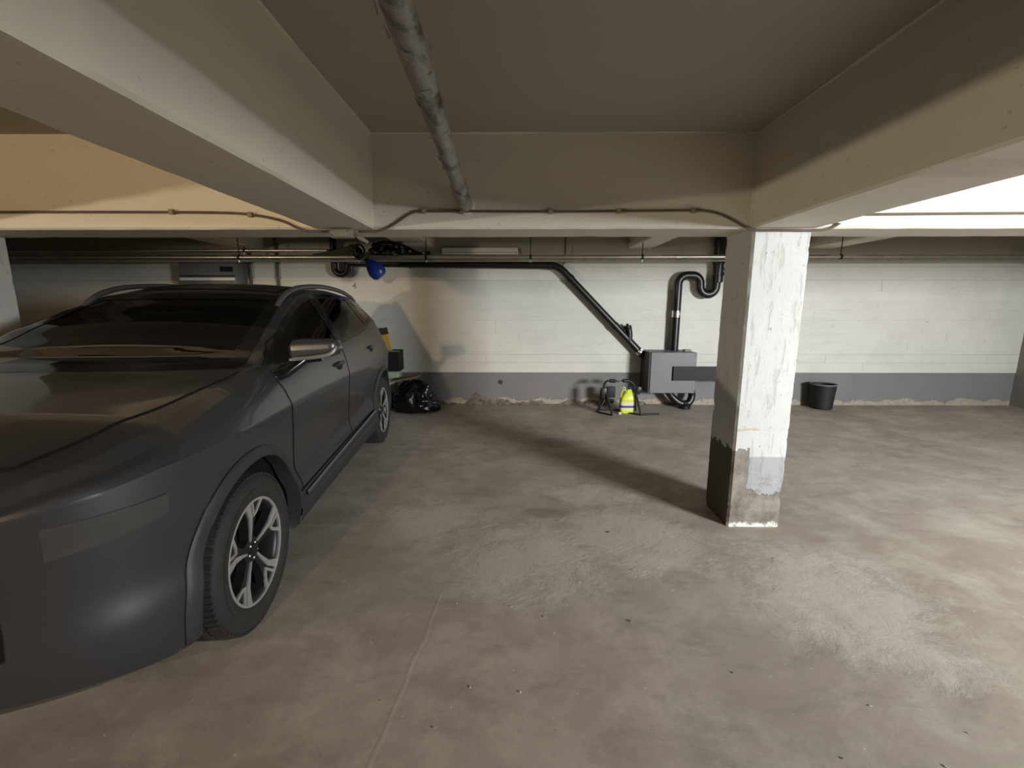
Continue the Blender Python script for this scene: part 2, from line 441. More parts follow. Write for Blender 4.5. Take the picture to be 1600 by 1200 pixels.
beam((-1.60, 3.17, 2.315), (-1.17, YB, ZC), 'ceiling_beam_or_shade_band', 'shallow beam stub over the black straps at the back wall')
beam((1.62, 3.17, 2.30), (1.95, YB, ZC), 'ceiling_beam_or_shade_band', 'shallow beam stub over the grey box at the back wall')
beam((-4.0, 3.17, 2.30), (-3.65, YB, ZC), 'ceiling_beam_or_shade_band', 'shallow beam stub on the far left of the back wall')
beam((4.2, 3.17, 2.30), (4.55, YB, ZC), 'ceiling_beam_or_shade_band', 'shallow beam stub right of the white pillar')
beam((XL, YB - .012, 2.20), (XR, YB, ZC), 'ceiling_beam_or_shade_band', 'flat band along the top of the back wall, coloured darker for shade', mat='ceiling')  # shade on the upper wall, put in as a band of the darker ceiling colour
# thin paint ridges in the ceiling corners
rg = MB()
def ridge(a, b, r):
    a, b = Vector(a), Vector(b); n = 50
    pts = [a.lerp(b, i / n) for i in range(n + 1)]
    rg.tube(pts, [r * max(.15, .55 + noise.noise(p * 2.3) * 1.1) for p in pts], 6)
ridge((-.865, .2, ZC), (-.865, 2.83, ZC), .009); ridge((-.865, 2.83, ZC), (PX0 - .02, 2.83, ZC), .009)
ridge((PX0 - .02, 1.5, ZC), (PX0 - .02, 2.83, ZC), .009); ridge((PX0 - .02, 2.83, BZ), (PX0 - .02, 2.83, ZC), .009)
ridge((-.865, 2.83, BZ), (-.865, 2.83, ZC), .003)
struct(rg.build('trim_1', M['beam'], smooth=True), 'thin raised paint ridges along the ceiling corners')
# pillars
def pillar(x0, y0, x1, y1, z1, label, seed):
    bm = bmesh.new(); bmesh.ops.create_cube(bm, size=1)
    for v in bm.verts: v.co = Vector((x0 + (v.co.x + .5) * (x1 - x0), y0 + (v.co.y + .5) * (y1 - y0), (v.co.z + .5) * z1))
    ez = [e for e in bm.edges if abs(e.verts[0].co.z - e.verts[1].co.z) > .5]
    bmesh.ops.bevel(bm, geom=ez, offset=.014, segments=1, affect='EDGES')
    bmesh.ops.bisect_plane
    for i in range(1, 150):
        z = z1 * i / 150
        bmesh.ops.bisect_plane(bm, geom=bm.verts[:] + bm.edges[:] + bm.faces[:], plane_co=(0, 0, z), plane_no=(0, 0, 1))
    cx, cy = (x0 + x1) / 2, (y0 + y1) / 2
    for v in bm.verts:
        q = noise.fractal(Vector((v.co.x * 3 + seed, v.co.y * 3, v.co.z * 13)), .7, 2.1, 4)
        q2 = noise.noise(Vector((v.co.x * 9, v.co.y * 9 + seed, v.co.z * 6)))
        k = 1 - .010 * abs(q) - (.10 * max(0, q2 - .30)) - .03 * max(0, q - .35) + .006 * q2
        if v.co.z < .5: k -= .022 * max(0, .5 - v.co.z) * (1 + q)
        v.co.x = cx + (v.co.x - cx) * k; v.co.y = cy + (v.co.y - cy) * k
    o = MB().bm(bm).build('pillar', M['pillar'], smooth=True, angle=22)
    return struct(o, label)
pillar(PX0, PY0, 1.81, 3.19, BZ + .01, 'white painted concrete pillar with chipped bare foot', 1.0)
pillar(-3.92, PY0, -3.56, 3.19, BZ + .01, 'white painted concrete pillar left of the car', 5.0)
# ================================================================== CAR (local: +x forward, +y its left side, z up)
t = NT('grey_metallic_paint'); fl = t.noise(900, 2)
t.col(t.mix(fl, (.048, .051, .059), (.064, .067, .076))).rough(.36).set(Metallic=.55, Coat_Weight=.6, Coat_Roughness=.06); M['paint'] = t.m
M['cladding'] = simple('dark_grey_cladding', (.026, .026, .028), .55, 0, .1, 30, .1)
M['gloss_black'] = simple('gloss_black_trim', (.006, .006, .007), .12, 0, .1, 5)
M['rubber'] = simple('tyre_rubber', (.022, .021, .020), .75, 0, .2, 12, .1)
M['alloy'] = simple('machined_alloy', (.44, .43, .41), .4, .5, .08, 15)
M['alloy_dark'] = simple('dark_alloy', (.022, .022, .023), .4, .4, .15, 10)
M['rail'] = simple('satin_grey_rail', (.13, .13, .135), .35, .6, .06, 10)
M['seat'] = simple('black_seat_cloth', (.018, .018, .018), .8, 0, .2, 20, .2)
M['gap'] = simple('panel_gap', (.004, .004, .004), .9)
M['satin_silver'] = simple('satin_silver_trim', (.42, .42, .44), .30, .8, .05, 10)
M['lamp_clear'] = simple('clear_lamp_lens', (.07, .072, .075), .08, .3, .1, 10)
M['lamp_red'] = simple('red_lamp_lens', (.16, .006, .006), .15, 0, .1, 10)
t = NT('tinted_glass'); tr = t.n('ShaderNodeBsdfTransparent'); tr.inputs[0].default_value = (.08, .085, .08, 1)
gls = t.n('ShaderNodeBsdfGlossy'); gls.inputs['Roughness'].default_value = .02; gls.inputs[0].default_value = (.9, .9, .9, 1)
fr = t.n('ShaderNodeFresnel'); fr.inputs[0].default_value = 1.5; mx = t.n('ShaderNodeMixShader')
t.l(fr.outputs[0], mx.inputs[0]); t.l(tr.outputs[0], mx.inputs[1]); t.l(gls.outputs[0], mx.inputs[2])
t.l(mx.outputs[0], t.t.nodes['Material Output'].inputs[0]); M['tint'] = t.m

HUB, WZ, TR = 1.43, .363, .363
def lerp_tab(tab, x):
    if x <= tab[0][0]: return tab[0][1]
    for (x0, a), (x1, b) in zip(tab, tab[1:]):
        if x <= x1:
            k = (x - x0) / (x1 - x0); k = k * k * (3 - 2 * k) * .35 + k * .65
            return a + (b - a) * k
    return tab[-1][1]
YW = [(-2.27,.60),(-2.22,.74),(-2.1,.845),(-1.8,.905),(-1.43,.925),(-.5,.918),(.5,.918),(1.0,.922),(1.43,.928),(1.8,.915),(2.05,.885),(2.2,.82),(2.28,.72),(2.32,.58)]
# key tables: (x, (y, z)) for belt, window top, roof edge, roof middle and centre line
def pt(tab):
    return ([(x, y) for x, y, z in tab], [(x, z) for x, y, z in tab])
K7 = pt([(-2.27,.56,.86),(-2.2,.68,.95),(-2.1,.745,1.02),(-1.9,.79,1.20),(-1.62,.80,1.345),(-1.2,.815,1.285),(-.7,.84,1.235),(-.1,.85,1.207),(.5,.85,1.187),(1.03,.845,1.168),(1.3,.85,1.12),(1.8,.845,1.04),(2.1,.80,.975),(2.25,.69,.92),(2.32,.50,.86)])
K8 = pt([(-2.27,.52,.88),(-2.2,.63,.98),(-2.1,.69,1.07),(-1.98,.69,1.28),(-1.85,.665,1.42),(-1.62,.655,1.485),(-1.3,.66,1.535),(-.74,.665,1.572),(-.23,.668,1.566),(.1,.675,1.515),(.35,.71,1.438),(.6,.752,1.345),(.85,.795,1.245),(1.05,.80,1.178),(1.3,.79,1.15),(1.8,.785,1.075),(2.1,.74,1.01),(2.25,.64,.945),(2.32,.46,.875)])
K9 = pt([(-2.27,.46,.89),(-2.2,.56,1.0),(-2.1,.61,1.10),(-1.98,.61,1.34),(-1.85,.60,1.475),(-1.62,.60,1.545),(-1.3,.60,1.59),(-.74,.60,1.625),(-.23,.605,1.617),(.1,.62,1.560),(.35,.65,1.475),(.6,.69,1.378),(.85,.73,1.275),(1.05,.745,1.198),(1.3,.70,1.163),(1.8,.67,1.098),(2.1,.62,1.03),(2.25,.53,.958),(2.32,.38,.885)])
K10 = pt([(-2.27,.24,.90),(-2.2,.30,1.02),(-2.1,.34,1.12),(-1.98,.34,1.39),(-1.85,.34,1.525),(-1.62,.34,1.59),(-1.3,.34,1.63),(-.74,.34,1.66),(-.23,.34,1.652),(.1,.35,1.595),(.35,.36,1.505),(.6,.38,1.405),(.85,.39,1.30),(1.05,.40,1.215),(1.3,.37,1.175),(1.8,.35,1.12),(2.1,.33,1.05),(2.25,.28,.968),(2.32,.2,.89)])
K11 = pt([(-2.27,0,.90),(-2.2,0,1.025),(-2.1,0,1.125),(-1.98,0,1.40),(-1.85,0,1.54),(-1.62,0,1.60),(-1.3,0,1.64),(-.74,0,1.668),(-.23,0,1.66),(.1,0,1.605),(.35,0,1.515),(.6,0,1.415),(.85,0,1.31),(1.05,0,1.222),(1.3,0,1.178),(1.8,0,1.125),(2.1,0,1.055),(2.25,0,.972),(2.32,0,.893)])
def fw_(x): return .912 * max(.02, 1 - ((x - 1.75) / .60) ** 2.5) ** .5 if x > 1.75 else None
def keys(x):
    w = fw_(x) or lerp_tab(YW, x); e = max(0, abs(x) - 1.95)
    zb = .235 + e * .30
    ks = [(0, zb), (w - .10, zb), (w - .03, zb + .03), (w - .004, .46), (w - .022, .60), (w - .006, .80), (w + .006 - e * .06, .965 - e * .2)]
    sc = w / .912 if x > 1.75 else 1; xy = min(x, 1.75)
    b = (lerp_tab(K7[0], xy) * sc, lerp_tab(K7[1], x))
    c = ks[-1]; ks.append(((c[0] * .45 + b[0] * .55) + .012, c[1] * .42 + b[1] * .58))
    ks.append(b)
    for K in (K8, K9, K10, K11): ks.append((lerp_tab(K[0], xy) * sc, lerp_tab(K[1], x)))
    return ks
PC = {}
def prof(x):
    r = round(x, 4)
    if r in PC: return PC[r]
    k = keys(r); out = []
    P = [Vector((a, b)) for a, b in k]
    # straight runs between the sharp keys, curved elsewhere
    for i in range(len(P) - 1):
        p0 = P[i - 1] if i else P[i]; p1 = P[i]; p2 = P[i + 1]; p3 = P[i + 2] if i + 2 < len(P) else Vector((-P[i][0], P[i][1]))
        n = 8
        for j in range(n):
            tt = j / n; t1 = (p2 - p0) * .5; t2 = (p3 - p1) * .5
            if i in (0, 1): t1 = t2 = p2 - p1
            if i == 6: t1 = (p2 - p1) * .6       # crease
            if i == 5: t2 = (p2 - p1) * .6
            if i == 8: t1 = t2 = p2 - p1         # flat side glass
            if i == 7: t2 = (p2 - p1) * .5
            if i == 9: t1 = (p2 - p1)
            h = 2 * tt ** 3 - 3 * tt ** 2 + 1, tt ** 3 - 2 * tt ** 2 + tt, -2 * tt ** 3 + 3 * tt ** 2, tt ** 3 - tt ** 2
            out.append(p1 * h[0] + t1 * h[1] + p2 * h[2] + t2 * h[3])
    out.append(P[-1]); PC[r] = out
    return out
def side(x, z, off=0):                            # point on the left flank
    p = prof(x)[9:89]
    for a, b in zip(p, p[1:]):
        if a[1] <= z <= b[1] and b[1] > a[1]:
            k = (z - a[1]) / (b[1] - a[1]); q = a + (b - a) * k
            d = (b - a).normalized(); return Vector((x, q[0] + d[1] * off, z - d[0] * off))
    q = p[-1] if z > p[-1][1] else p[0]
    return Vector((x, q[0] + off, z))
def top(x, y, off=0):                             # point on hood, screen or roof
    p = prof(x)[64:]; s = 1 if y >= 0 else -1; y = abs(y)
    for a, b in zip(p, p[1:]):
        if b[0] <= y <= a[0] and a[0] > b[0]:
            k = (y - a[0]) / (b[0] - a[0]); return Vector((x, s * y, a[1] + (b[1] - a[1]) * k + off))
    return Vector((x, s * y, p[0][1] + off))
CAR_F = Vector((.08639, -.99626)); CAR_C = Vector((-2.2406, 3.2514, 0))
car = empty('car', CAR_C, 'dark grey crossover car parked nose out beside the bare bay', 'car', rz=math.atan2(CAR_F.y, CAR_F.x))
def inpoly(px, pz, poly):
    c = False; j = len(poly) - 1
    for i in range(len(poly)):
        if (poly[i][1] > pz) != (poly[j][1] > pz) and px < (poly[j][0] - poly[i][0]) * (pz - poly[i][1]) / (poly[j][1] - poly[i][1]) + poly[i][0]: c = not c
        j = i
    return c
# --- window outlines (x, z)
G_FRONT = [(.93,1.205),(.78,1.265),(.60,1.333),(.40,1.408),(.20,1.474),(.05,1.515),(-.10,1.540),(-.155,1.228),(.05,1.219),(.40,1.208),(.70,1.204)]
G_REAR = [(-.275,1.553),(-.50,1.560),(-.75,1.557),(-.98,1.545),(-1.12,1.530),(-1.225,1.312),(-1.0,1.284),(-.70,1.258),(-.30,1.234)]
G_QTR = [(-1.165,1.525),(-1.35,1.502),(-1.52,1.470),(-1.60,1.425),(-1.585,1.385),(-1.45,1.355),(-1.265,1.322)]
def ws(y, t):                                     # windscreen point: t 0 at the cowl, 1 at the roof
    hw = .735 - .15 * t; yy = y * hw
    xb = 1.10 + .10 * (1 - y * y); xt = .13 + .045 * (1 - y * y)
    return xb + (xt - xb) * t, yy
def in_ws(x, y):
    y = abs(y)
    for it in range(1, 24):
        pass
    # invert: find t for this x
    lo, hi = 0.0, 1.0
    for _ in range(14):
        m = (lo + hi) / 2; hw = .735 - .15 * m; yn = min(1, y / hw); xx, _y = ws(yn, m)
        if xx > x: lo = m
        else: hi = m
    t_ = (lo + hi) / 2
    return .02 < t_ < .97 and y < .735 - .15 * t_ - .01
xs = []
x = -2.27
while x < 2.3201:
    xs.append(round(x, 4)); x += .02 if -2.1 < x < 2.1 else .01
N = len(prof(0)); verts = []; faces = []
ring = []
for x in xs:
    p = prof(x)
    full = [(a[0], a[1]) for a in p] + [(-a[0], a[1]) for a in p[-2:0:-1]]
    ring.append(len(verts)); verts += [Vector((x, a, b)) for a, b in full]
R = len(prof(0)) * 2 - 2
for i in range(len(xs) - 1):
    for k in range(R):
        k2 = (k + 1) % R; q = (ring[i] + k, ring[i] + k2, ring[i + 1] + k2, ring[i + 1] + k)
        c = (verts[q[0]] + verts[q[1]] + verts[q[2]] + verts[q[3]]) / 4
        if abs(c.y) > .5 and (Vector((abs(c.x) - HUB, 0, c.z - WZ)).length < .450): continue
        if abs(c.y) > .45 and c.z < .3 and abs(abs(c.x) - HUB) < .445: continue
        if abs(c.y) > .5 and c.z > 1.15 and any(inpoly(c.x, c.z, g) for g in (G_FRONT, G_REAR, G_QTR)): continue
        if c.z > 1.15 and .1 < c.x < 1.25 and in_ws(c.x, c.y) and abs(c.y) < .73: continue
        faces.append(q)
for i in (0, len(xs) - 1): faces.append(tuple(ring[i] + k for k in range(R)))
body = MB().add(verts, faces).build('body', M['paint'], car, smooth=True, local=True, angle=28)
cp = lambda name, mb, mat, parent=car, smooth=True, angle=40: mb.build(name, mat, parent, smooth, True, True, angle)
mir = lambda v, s: Vector((v.x, v.y * s, v.z))
def resample(poly, n):
    P = [Vector(p) for p in poly]; P.append(P[0]); L = [(b - a).length for a, b in zip(P, P[1:])]; T = sum(L); out = []
    for i in range(n):
        d = T * i / n; k = 0
        while d > L[k]: d -= L[k]; k += 1
        out.append(P[k].lerp(P[k + 1], d / L[k]))
    return out
def offset(poly, d):
    n = len(poly); area = sum(poly[i][0] * poly[(i + 1) % n][1] - poly[(i + 1) % n][0] * poly[i][1] for i in range(n)); sg = 1 if area > 0 else -1
    out = []
    for i in range(n):
        a, b, c = poly[i - 1], poly[i], poly[(i + 1) % n]
        n1 = Vector((b[1] - a[1], a[0] - b[0])).normalized(); n2 = Vector((c[1] - b[1], b[0] - c[0])).normalized()
        m = (n1 + n2); m = m / max(.35, m.length_squared / 2) if m.length > .01 else n1
        out.append(Vector((b[0], b[1])) + m * d * sg)
    return out
def side_ring(inner, outer, s, off, lift=.006):    # flat band between two outlines, with a turned-in edge
    n = 96; A = resample(inner, n); 
    B = outer(A)
    mb = MB(); rows = [[side(a[0], a[1], off - lift * 1.6) for a in A], [side(a[0], a[1], off) for a in A], [side(b[0], b[1], off) for b in B], [side(b[0], b[1], -.004) for b in B]]
    vs = [mir(v, s) for r in rows for v in r]; fs = []
    for r in range(3):
        for i in range(n):
            j = (i + 1) % n; fs.append((r * n + i, r * n + j, (r + 1) * n + j, (r + 1) * n + i))
    return mb.add(vs, fs)
def side_panel(poly, s, off, rows=10):             # window pane following the flank
    xs_ = [p[0] for p in poly]; x0, x1 = min(xs_), max(xs_); nu = 26
    def zr(x):
        zz = []
        for i in range(len(poly)):
            a, b = poly[i], poly[(i + 1) % len(poly)]
            if (a[0] - x) * (b[0] - x) <= 0 and a[0] != b[0]: zz.append(a[1] + (b[1] - a[1]) * (x - a[0]) / (b[0] - a[0]))
        return (min(zz), max(zz)) if zz else (0, 0)
    def fn(u, v):
        x = x0 + 1e-4 + (x1 - x0 - 2e-4) * u; a, b = zr(x); return mir(side(x, a + (b - a) * v, off), s)
    return MB().grid(nu, rows, fn)
for s in (1, -1):
    for g, nm in ((G_FRONT, 'front_door_window'), (G_REAR, 'rear_door_window'), (G_QTR, 'quarter_window')):
        pane = cp(nm, side_panel(g, s, .001), M['tint'])
        cp('window_trim', side_ring(g, lambda A: offset(A, .030), s, .004), M['gloss_black'], pane, angle=30)
    # solid black at the door pillar and around the front corner
    for poly in ([(-.09,1.547),(-.285,1.557),(-.31,1.228),(-.145,1.222)], [(-1.105,1.532),(-1.18,1.525),(-1.28,1.318),(-1.21,1.308)], [(1.02,1.182),(.90,1.235),(.80,1.252),(.86,1.19)]):
        cp('pillar_trim', side_panel(poly, s, .0045, 8), M['gloss_black'])
    # doors: panels with their own shut lines
    def door(fe, re_, name, zl, zt):
        out = []
        for k in range(21): z = zl(fe(0)) + 0; 
        def fn(u, v, off=.0022, m=0.0):
            xf, xr = None, None
            z0 = .47; z1 = 1.19
            z = z0 + (z1 - z0) * v
            xa = fe(z) - m; xb = re_(z) + m
            x = xa + (xb - xa) * u
            zlow = zl(x) + m; zhigh = zt(x) - m
            zz = zlow + (zhigh - zlow) * v
            xa = fe(zz) - m; xb = re_(zz) + m; x = xa + (xb - xa) * u
            return mir(side(x, zz, off), s)
        gap = MB().grid(40, 26, lambda u, v: fn(u, v, .0010, 0))
        d = cp(name, MB().grid(40, 26, lambda u, v: fn(u, v, .0040, .0045)), M['paint'], angle=28)
        cp('door_seal', gap, M['gap'], d)
        return d
    tabf = [(.40,.87),(.45,.90),(.60,.952),(.80,.962),(.96,.972),(1.05,1.0),(1.10,1.03),(1.2,1.03)]
    tabm = [(.40,-.145),(.60,-.145),(.96,-.155),(1.05,-.13),(1.10,-.075),(1.22,-.20)]
    tabr = [(.40,-.88),(.55,-.94),(.70,-1.03),(.86,-1.13),(1.0,-1.22),(1.15,-1.28),(1.3,-1.25)]
    L_ = lambda tb: (lambda z: lerp_tab(tb, z))
    tabm = [(.40,-.145),(.80,-.148),(.97,-.155),(1.06,-.150),(1.10,-.150),(1.3,-.20)]
    sl = lambda x: .447 + (.93 - x) * .022
    belt = lambda x: lerp_tab([(-1.3,1.285),(-1.2,1.272),(-.7,1.226),(-.1,1.198),(.5,1.180),(1.05,1.160)], x)
    df = door(L_(tabf), L_([(a, b + .006) for a, b in tabm]), 'front_door', sl, belt)
    dr = door(L_([(a, b - .006) for a, b in tabm]), L_(tabr), 'rear_door', sl, belt)
    for xh, zh, dd in ((.06, 1.055, df), (-.985, 1.083, dr)):
        cup = MB().grid(14, 9, lambda u, v: mir(side(xh - .02 + .075 * math.cos(u * 6.2832) * v, zh - .002 + .032 * math.sin(u * 6.2832) * v, .0052), s), True)
        hb = MB().grid(20, 10, lambda u, v: mir(side(xh - .115 + .20 * u, zh + .012 + .014 * math.sin(v * 6.2832) * (1 - (2 * u - 1) ** 6 * .5), .020 * (1 - (2 * u - 1) ** 8) + .012 * math.cos(v * 6.2832) + .003), s))
        ho = cp('door_handle', hb, M['paint'], dd); cp('handle_recess', cup, M['gap'], dd)
    # sill cladding, wheel arches
    def clad(u, v):
        x = .985 - u * 1.97; zt_ = sl(x) - .006 + (.03 if False else 0)
        z = .262 + (zt_ - .262) * v
        return mir(side(x, z, .010 + .012 * abs(math.sin(v * 3.1416)) ** .6 + (.010 if v < .55 else 0)), s)
    cp('sill_cladding', MB().grid(60, 16, clad), M['cladding'], angle=30)
    def strip(u, v):
        x = .90 - u * 1.80; zc = sl(x) - .035 + u * .02
        return mir(side(x, zc + (v - .5) * .030, .026 + .010 * math.sin(v * 3.1416)), s)
    cp('sill_strip', MB().grid(50, 6, strip), M['rail'])
    for hx in (HUB, -HUB):
        def archf(u, v):
            a = math.radians(-18 + 216 * u); r = .438 + .056 * v
            px, pz = hx + r * math.cos(a), WZ + r * math.sin(a)
            pz = max(pz, .25); o_ = .020 * (1 - v) ** .5 + .004
            if v < .01: o_ = -.05
            return mir(side(px, pz, o_), s)
        cp('wheel_arch', MB().grid(60, 9, archf), M['cladding'], angle=35)
        liner = MB().grid(28, 4, lambda u, v: Vector((hx + .45 * math.cos(math.radians(-15 + 210 * u)), s * (.90 - .36 * v), WZ + .45 * math.sin(math.radians(-15 + 210 * u)))))
        liner.lathe([(.45, 0), (.45, .01), (.02, .01)], (hx, s * .54, WZ), (0, -s, 0), 28)
        cp('wheel_liner', liner, M['gap'])
    # roof rail
    rp = [top(x, s * (.607), 0) for x in (.30, .24, .12, -.1, -.5, -.9, -1.25, -1.5, -1.62)]
    hgt = [-.01, .014, .028, .034, .036, .036, .034, .022, -.005]
    rp = smoothline([p + Vector((0, 0, h)) for p, h in zip(rp, hgt)], 4)
    cp('roof_rail', MB().tube(rp, .019, 10), M['rail'])
    # mirror: angular cap with a satin lower edge on a black stalk
    mc = Vector((.905, s * 1.06, 1.258))
    def cap(u, v):
        a = v * 6.2832; yy = -.125 + .25 * u
        hh = (.062 - .016 * u) * (1 - .25 * (2 * u - 1) ** 8 - .55 * max(0, (u - .93) / .07)); dd = .085 * (1 - .25 * u) * (1 - .4 * max(0, (u - .9) / .1))
        ca, sa = math.cos(a), math.sin(a)
        px = dd * math.copysign(abs(ca) ** .55, ca) - .02 * u; pz = hh * math.copysign(abs(sa) ** .6, sa) + .012 * u
        if u == 0 or u == 1: px *= .8; pz *= .8
        return mc + Vector((px - .005, s * yy, pz))
    mm = MB().grid(16, 28, cap); mm.add([cap(0, k / 27) for k in range(27)], [tuple(range(27))]); mm.add([cap(1, k / 27) for k in range(27)], [tuple(range(27))])
    mo = cp('door_mirror', mm, M['paint'], angle=38)
    cp('mirror_strip', MB().tube(smoothline([mc + Vector((.078, s * -.12, -.046)), mc + Vector((.072, s * 0, -.036)), mc + Vector((.058, s * .085, -.020)), mc + Vector((.035, s * .118, .02))], 5), [.006] + [.011] * 13 + [.010, .005], 8), M['satin_silver'], mo)
    stk = MB(); b0 = side(.985, 1.125, .0)
    stk.tube([mir(b0, s) + Vector((0, -s * .01, 0)), mir(b0, s) + Vector((-.005, s * .045, .015)), mc + Vector((-.02, -s * .075, -.055)), mc + Vector((-.02, s * .02, -.048))], [.032, .026, .024, .02], 10)
    cp('mirror_stalk', stk, M['gloss_black'], mo)
    cp('mirror_glass', MB().add([mc + Vector((-.088, s * y_, z_)) for y_, z_ in ((-.105, -.04), (.095, -.03), (.085, .045), (-.105, .045))], [(0, 1, 2, 3)]), M['satin_silver'], mo)
    # headlamp and tail lamp
    def hl(u, v):
        x = 1.93 + .24 * u; z = .80 + .07 * v - .03 * u * (1 - v); return mir(side(x, z, .004), s)
    cp('headlamp', MB().grid(12, 6, hl), M['lamp_clear'])
    cp('tail_lamp', MB().grid(12, 5, lambda u, v: mir(side(-1.98 - .24 * u, .93 + .05 * v - .04 * u, .004), s)), M['lamp_red'])
# windscreen with black edge band
nU, nV = 30, 18
wsn = cp('windscreen', MB().grid(nU, nV, lambda u, v: (lambda q: top(q[0], q[1], .001))(ws(-1 + 2 * u, .03 + .93 * v))), M['tint'])
bd = MB()
def wband(a, b, c, d, n, m):
    bd.grid(n, m, lambda u, v: (lambda q: top(q[0], q[1], .004))(ws(a + (b - a) * u, c + (d - c) * v)))
wband(-1, 1, -.03, .09, 40, 5); wband(-1, 1, .90, 1.0, 40, 5); wband(-1.02, -.90, 0, 1, 6, 24); wband(.90, 1.02, 0, 1, 6, 24)
cp('windscreen_trim', bd, M['gloss_black'], wsn)
cp('roof_glass', MB().grid(24, 30, lambda u, v: top(.04 - 1.35 * v, -.50 + u, .004)), M['gloss_black'])
# bonnet panel and its shut line
def bon(u, v, off, m):
    yy = -1 + 2 * u; x0 = 1.165 + .07 * (1 - yy * yy) + m; x1 = 2.10 + .10 * (1 - yy * yy) - m; x = x0 + (x1 - x0) * v
    w_ = lerp_tab([(1.15,.775),(1.35,.765),(1.6,.735),(1.9,.68),(2.1,.60),(2.25,.5)], x) - m
    return top(x, yy * w_, off)
bo = cp('bonnet', MB().grid(40, 40, lambda u, v: bon(u, v, .006, .006)), M['paint'], angle=30)
cp('bonnet_seal', MB().grid(40, 40, lambda u, v: bon(u, v, .002, 0)), M['gap'], bo)
# front end
def front(y, z, off=.004):
    lo, hi = 1.6, 2.32
    for _ in range(18):
        m = (lo + hi) / 2; p = side(m, z); 
        if p.y > abs(y) and z < prof(m)[64][1] + .06: lo = m
        else: hi = m
    return Vector((lo + off, y, z))
cp('grille', MB().grid(30, 8, lambda u, v: front(-.60 + 1.2 * u, .50 + .24 * v)), M['gloss_black'])
for k in range(4):
    cp('grille_bar', MB().grid(30, 3, lambda u, v: front(-.56 + 1.12 * u, .53 + .055 * k + .012 * v, .010)), M['rail'])
cp('bumper_intake', MB().grid(30, 5, lambda u, v: front(-.52 + 1.04 * u, .33 + .10 * v)), M['cladding'])
cp('number_plate', MB().rbox((2.315, -.26, .47), (2.332, .26, .58), .004), M['white_plastic'])
# tailgate window and bumper
def tail(y, t): 
    x = -1.86 - .20 * t; return top(x, y * (.56 + .03 * t), .004)
cp('rear_window', MB().grid(20, 10, lambda u, v: tail(-1 + 2 * u, v)), M['gloss_black'])
# wheels
def wheel(hx, s):
    c = Vector((hx, s * .905, WZ)); ax = Vector((0, s, 0))
    prof_t = [(.236, -.205), (.30, -.228), (.335, -.222), (.352, -.205), (.360, -.18), (.363, -.11), (.360, -.04), (.352, -.015), (.335, .004), (.30, .012), (.262, .006), (.244, -.006), (.240, -.03)]
    tyre = MB().lathe(prof_t, c, ax, 72, cap=False)
    tyre.lathe([(.302, .0095), (.303, .0135), (.2985, .0135), (.298, .010)], c, ax, 72, cap=False)
    # tread blocks
    for k in range(72):
        a = 2 * math.pi * k / 72; ca, sa = math.cos(a), math.sin(a); e = 2 * math.pi / 72 * .36
        for h0, h1 in ((-.208, -.158), (-.150, -.112), (-.104, -.066), (-.058, -.010)):
            vs = []
            for da in (-e, e):
                for h in (h0, h1):
                    for r in (.350, .3665 - .006 * (1 if h in (-.010, -.208) else 0)):
                        vs.append(c + Vector((r * math.cos(a + da), s * h, r * math.sin(a + da))))
            tyre.add(vs, [(1, 3, 7, 5), (0, 1, 5, 4), (2, 6, 7, 3), (0, 2, 3, 1), (4, 5, 7, 6)])
    wo = cp('wheel', tyre, M['rubber'], angle=50)
    b = MB().lathe([(.238, -.20), (.225, -.19), (.215, -.10), (.222, -.03), (.236, -.012), (.245, -.010)], c, ax, 56, cap=False)
    b.lathe([(.02, -.10), (.16, -.10), (.16, -.085), (.06, -.08)], c, ax, 40)
    cp('barrel', b, M['alloy_dark'], wo)
    lip = MB().lathe([(.234, -.012), (.234, -.002), (.240, .001), (.2465, -.001), (.247, -.012)], c, ax, 72, cap=False)
    cp('rim_lip', lip, M['alloy'], wo)
    hubm = MB().lathe([(.058, -.09), (.062, -.030), (.050, -.026), (.032, -.024), (.030, -.016), (.012, -.014)], c, ax, 32)
    cp('hub', hubm, M['alloy_dark'], wo)
    def P(r, deg, h): a = math.radians(deg); return c + Vector((r * math.cos(a) * (1 if s > 0 else -1), s * h, r * math.sin(a)))
    def plate(poly, h0, h1, nm, mat, dish=True):
        mb = MB(); up = [P(r, d, h1 - (.024 * (1 - r / .24) if dish else 0)) for r, d in poly]; dn = [P(r, d, h0 - .02 * (1 - r / .24)) for r, d in poly]; n = len(poly)
        mb.add(up + dn, [tuple(range(n)), tuple(range(n, 2 * n))[::-1]] + [(i, (i + 1) % n, n + (i + 1) % n, n + i) for i in range(n)])
        return cp(nm, mb, mat, wo, smooth=False)
    for k in range(5):
        a = 72 * k + 92
        # dark arm
        plate([(.045, a - 26), (.10, a - 12), (.17, a - 13), (.236, a - 17), (.236, a + 21), (.17, a + 15), (.10, a + 14), (.045, a + 26)], -.055, -.011, 'spoke_back', M['alloy_dark'])
        # machined faces: long blade and the V beside it
        plate([(.050, a - 18), (.10, a - 10), (.165, a - 9), (.237, a - 16), (.237, a - 6.0), (.17, a + 0), (.10, a - 1.0), (.050, a - 7)], -.014, -.003, 'spoke', M['alloy'])
        plate([(.158, a + 4.5), (.237, a - 2.5), (.237, a + 1.0), (.176, a + 6.5), (.192, a + 12.0), (.237, a + 17.5), (.237, a + 23.0), (.174, a + 14)], -.014, -.004, 'spoke', M['alloy'])
        cp('lug_nut', MB().lathe([(.009, -.03), (.009, -.020), (.005, -.016)], P(.036, a + 36, 0), ax, 6), M['rail'], wo)
    return wo
for hx in (HUB, -HUB):
    for s in (1, -1): wheel(hx, s)
